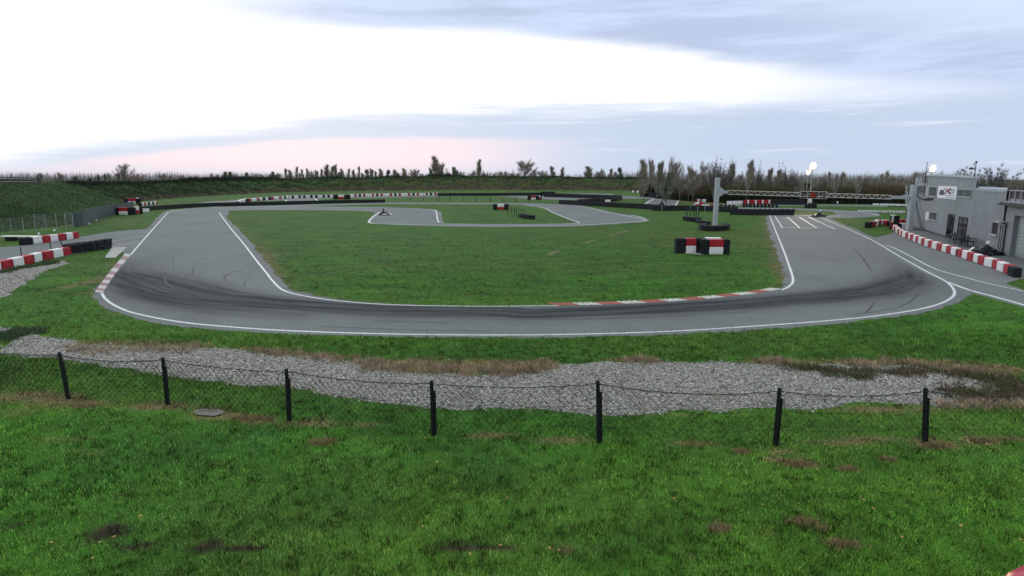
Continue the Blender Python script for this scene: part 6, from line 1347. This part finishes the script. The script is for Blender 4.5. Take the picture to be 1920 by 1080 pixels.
bd = loft([sec(-2.0, 0.35, 0.75, 0.74, 0.70), sec(-1.95, 0.25, 0.92, 0.80, 0.76), sec(-1.0, 0.2, 0.96, 0.84, 0.80), sec(0.8, 0.2, 0.95, 0.84, 0.80), sec(1.6, 0.22, 0.86, 0.82, 0.74), sec(1.95, 0.3, 0.70, 0.76, 0.66)], 'body', M['carred'], cr_)
loft([sec(-1.75, 0.93, 1.0, 0.72, 0.66), sec(-1.35, 0.93, 1.38, 0.74, 0.56), sec(-0.6, 0.93, 1.46, 0.76, 0.58), sec(0.1, 0.93, 1.44, 0.76, 0.57), sec(0.9, 0.93, 1.0, 0.74, 0.66)], 'windows', M['window'], cr_)
loft([sec(-1.42, 1.39, 1.42, 0.55, 0.50), sec(-0.6, 1.44, 1.50, 0.60, 0.54), sec(0.12, 1.43, 1.48, 0.58, 0.52)], 'roof', M['carred'], cr_)
for (x, y) in ((1.25, .78), (1.25, -.78), (-1.25, .78), (-1.25, -.78)):
    mb = MB(); mb.lathe([(0.2, -0.1), (0.29, -0.1), (0.31, -0.07), (0.31, 0.07), (0.29, 0.1), (0.2, 0.1), (0.02, 0.06)], (x, y, 0.31), 20, 'Y'); wh = mb.build('wheel', M['black'], cr_, True); mb = MB(); mb.lathe([(0.02, -0.07), (0.2, -0.08), (0.2, 0.08), (0.02, 0.07)], (x, y, 0.31), 14, 'Y'); mb.build('rim', M['galv'], wh)
for y in (-.55, .55): mb = MB(); mb.box((1.86, y, 0.66), (0.2, 0.3, 0.12), 0, 0.03); mb.build('headlight', M['galv'], cr_); mb = MB(); mb.box((-1.97, y*1.1, 0.8), (0.06, 0.2, 0.2), 0, 0.02); mb.build('tail_light', M['red'], cr_)

# ------------------------------------------------------------------ fallen leaves and cut grass lumps
M['leaf'] = mat('fallen_leaf', (0.42, 0.27, 0.09), 0.8, 0.3, 20)
lv = MB(); lv.add([(0, 0, 0.012), (0.03, 0.02, 0.02), (0.055, 0, 0.012), (0.05, -0.03, 0.03), (0.02, -0.035, 0.022), (-0.01, -0.02, 0.03), (-0.03, 0.01, 0.018), (0.0, 0.035, 0.026)], [(0, 1, 2), (0, 2, 3), (0, 3, 4), (0, 4, 5), (0, 5, 6), (0, 6, 7), (0, 7, 1)])
lo_ = lv.build('fallen_leaf', M['leaf'])
for i, (x, y) in enumerate([(216, 1010), (190, 1020), (793, 990), (97, 1022), (175, 1050), (348, 1024), (880, 1042), (1030, 1032), (1046, 1036), (940, 1026), (1264, 939), (1620, 942), (1638, 957), (1912, 1016), (300, 938), (265, 970), (985, 1024), (48, 980), (1430, 950), (820, 870), (797, 824), (952, 936), (1800, 990), (1690, 1010)]):
    o = lo_ if i == 0 else lo_.copy()
    if i: C.objects.link(o)
    p = G(x, y); o.location = (p.x, p.y, 0.03); o.rotation_euler = (rs.uniform(-.5, .5), rs.uniform(-.5, .5), rs.uniform(0, 6)); s_ = rs.uniform(0.45, 0.85); o.scale = (s_, s_, s_)
    tag(o, 'small orange-brown fallen leaf lying on the foreground grass', 'leaf', 'fallen leaves on the foreground grass')
hp = []
for (px, py, rx, n_) in [(605, 830, 22, 120), (1508, 980, 22, 130), (1500, 871, 30, 120), (1755, 835, 28, 130), (1580, 1022, 30, 90), (1350, 993, 20, 70), (1350, 990, 14, 40), (1665, 862, 12, 50), (1840, 828, 26, 90), (395, 770, 36, 60), (470, 786, 34, 90), (1590, 880, 16, 60), (1390, 848, 12, 40), (160, 762, 40, 80), (1060, 1035, 14, 30), (1540, 992, 16, 30)]:
    c = G(px, py); q = (G(px+rx, py)-c).length
    hp.append(np.stack([c.x+rng.normal(0, q*0.5, n_), c.y+rng.normal(0, q*0.22, n_)], 1))
def chay(X, Y, r): return np.array([0.26, 0.205, 0.10])*(0.35+0.9*rng.random(len(X)))[:, None]
clumps(np.concatenate(hp), 9, 0.07, 0.05, 0.009, chay, 'cut_grass', 'small brown heaps of dried cut grass lying on the lawn', 'dry grass', 2.2)
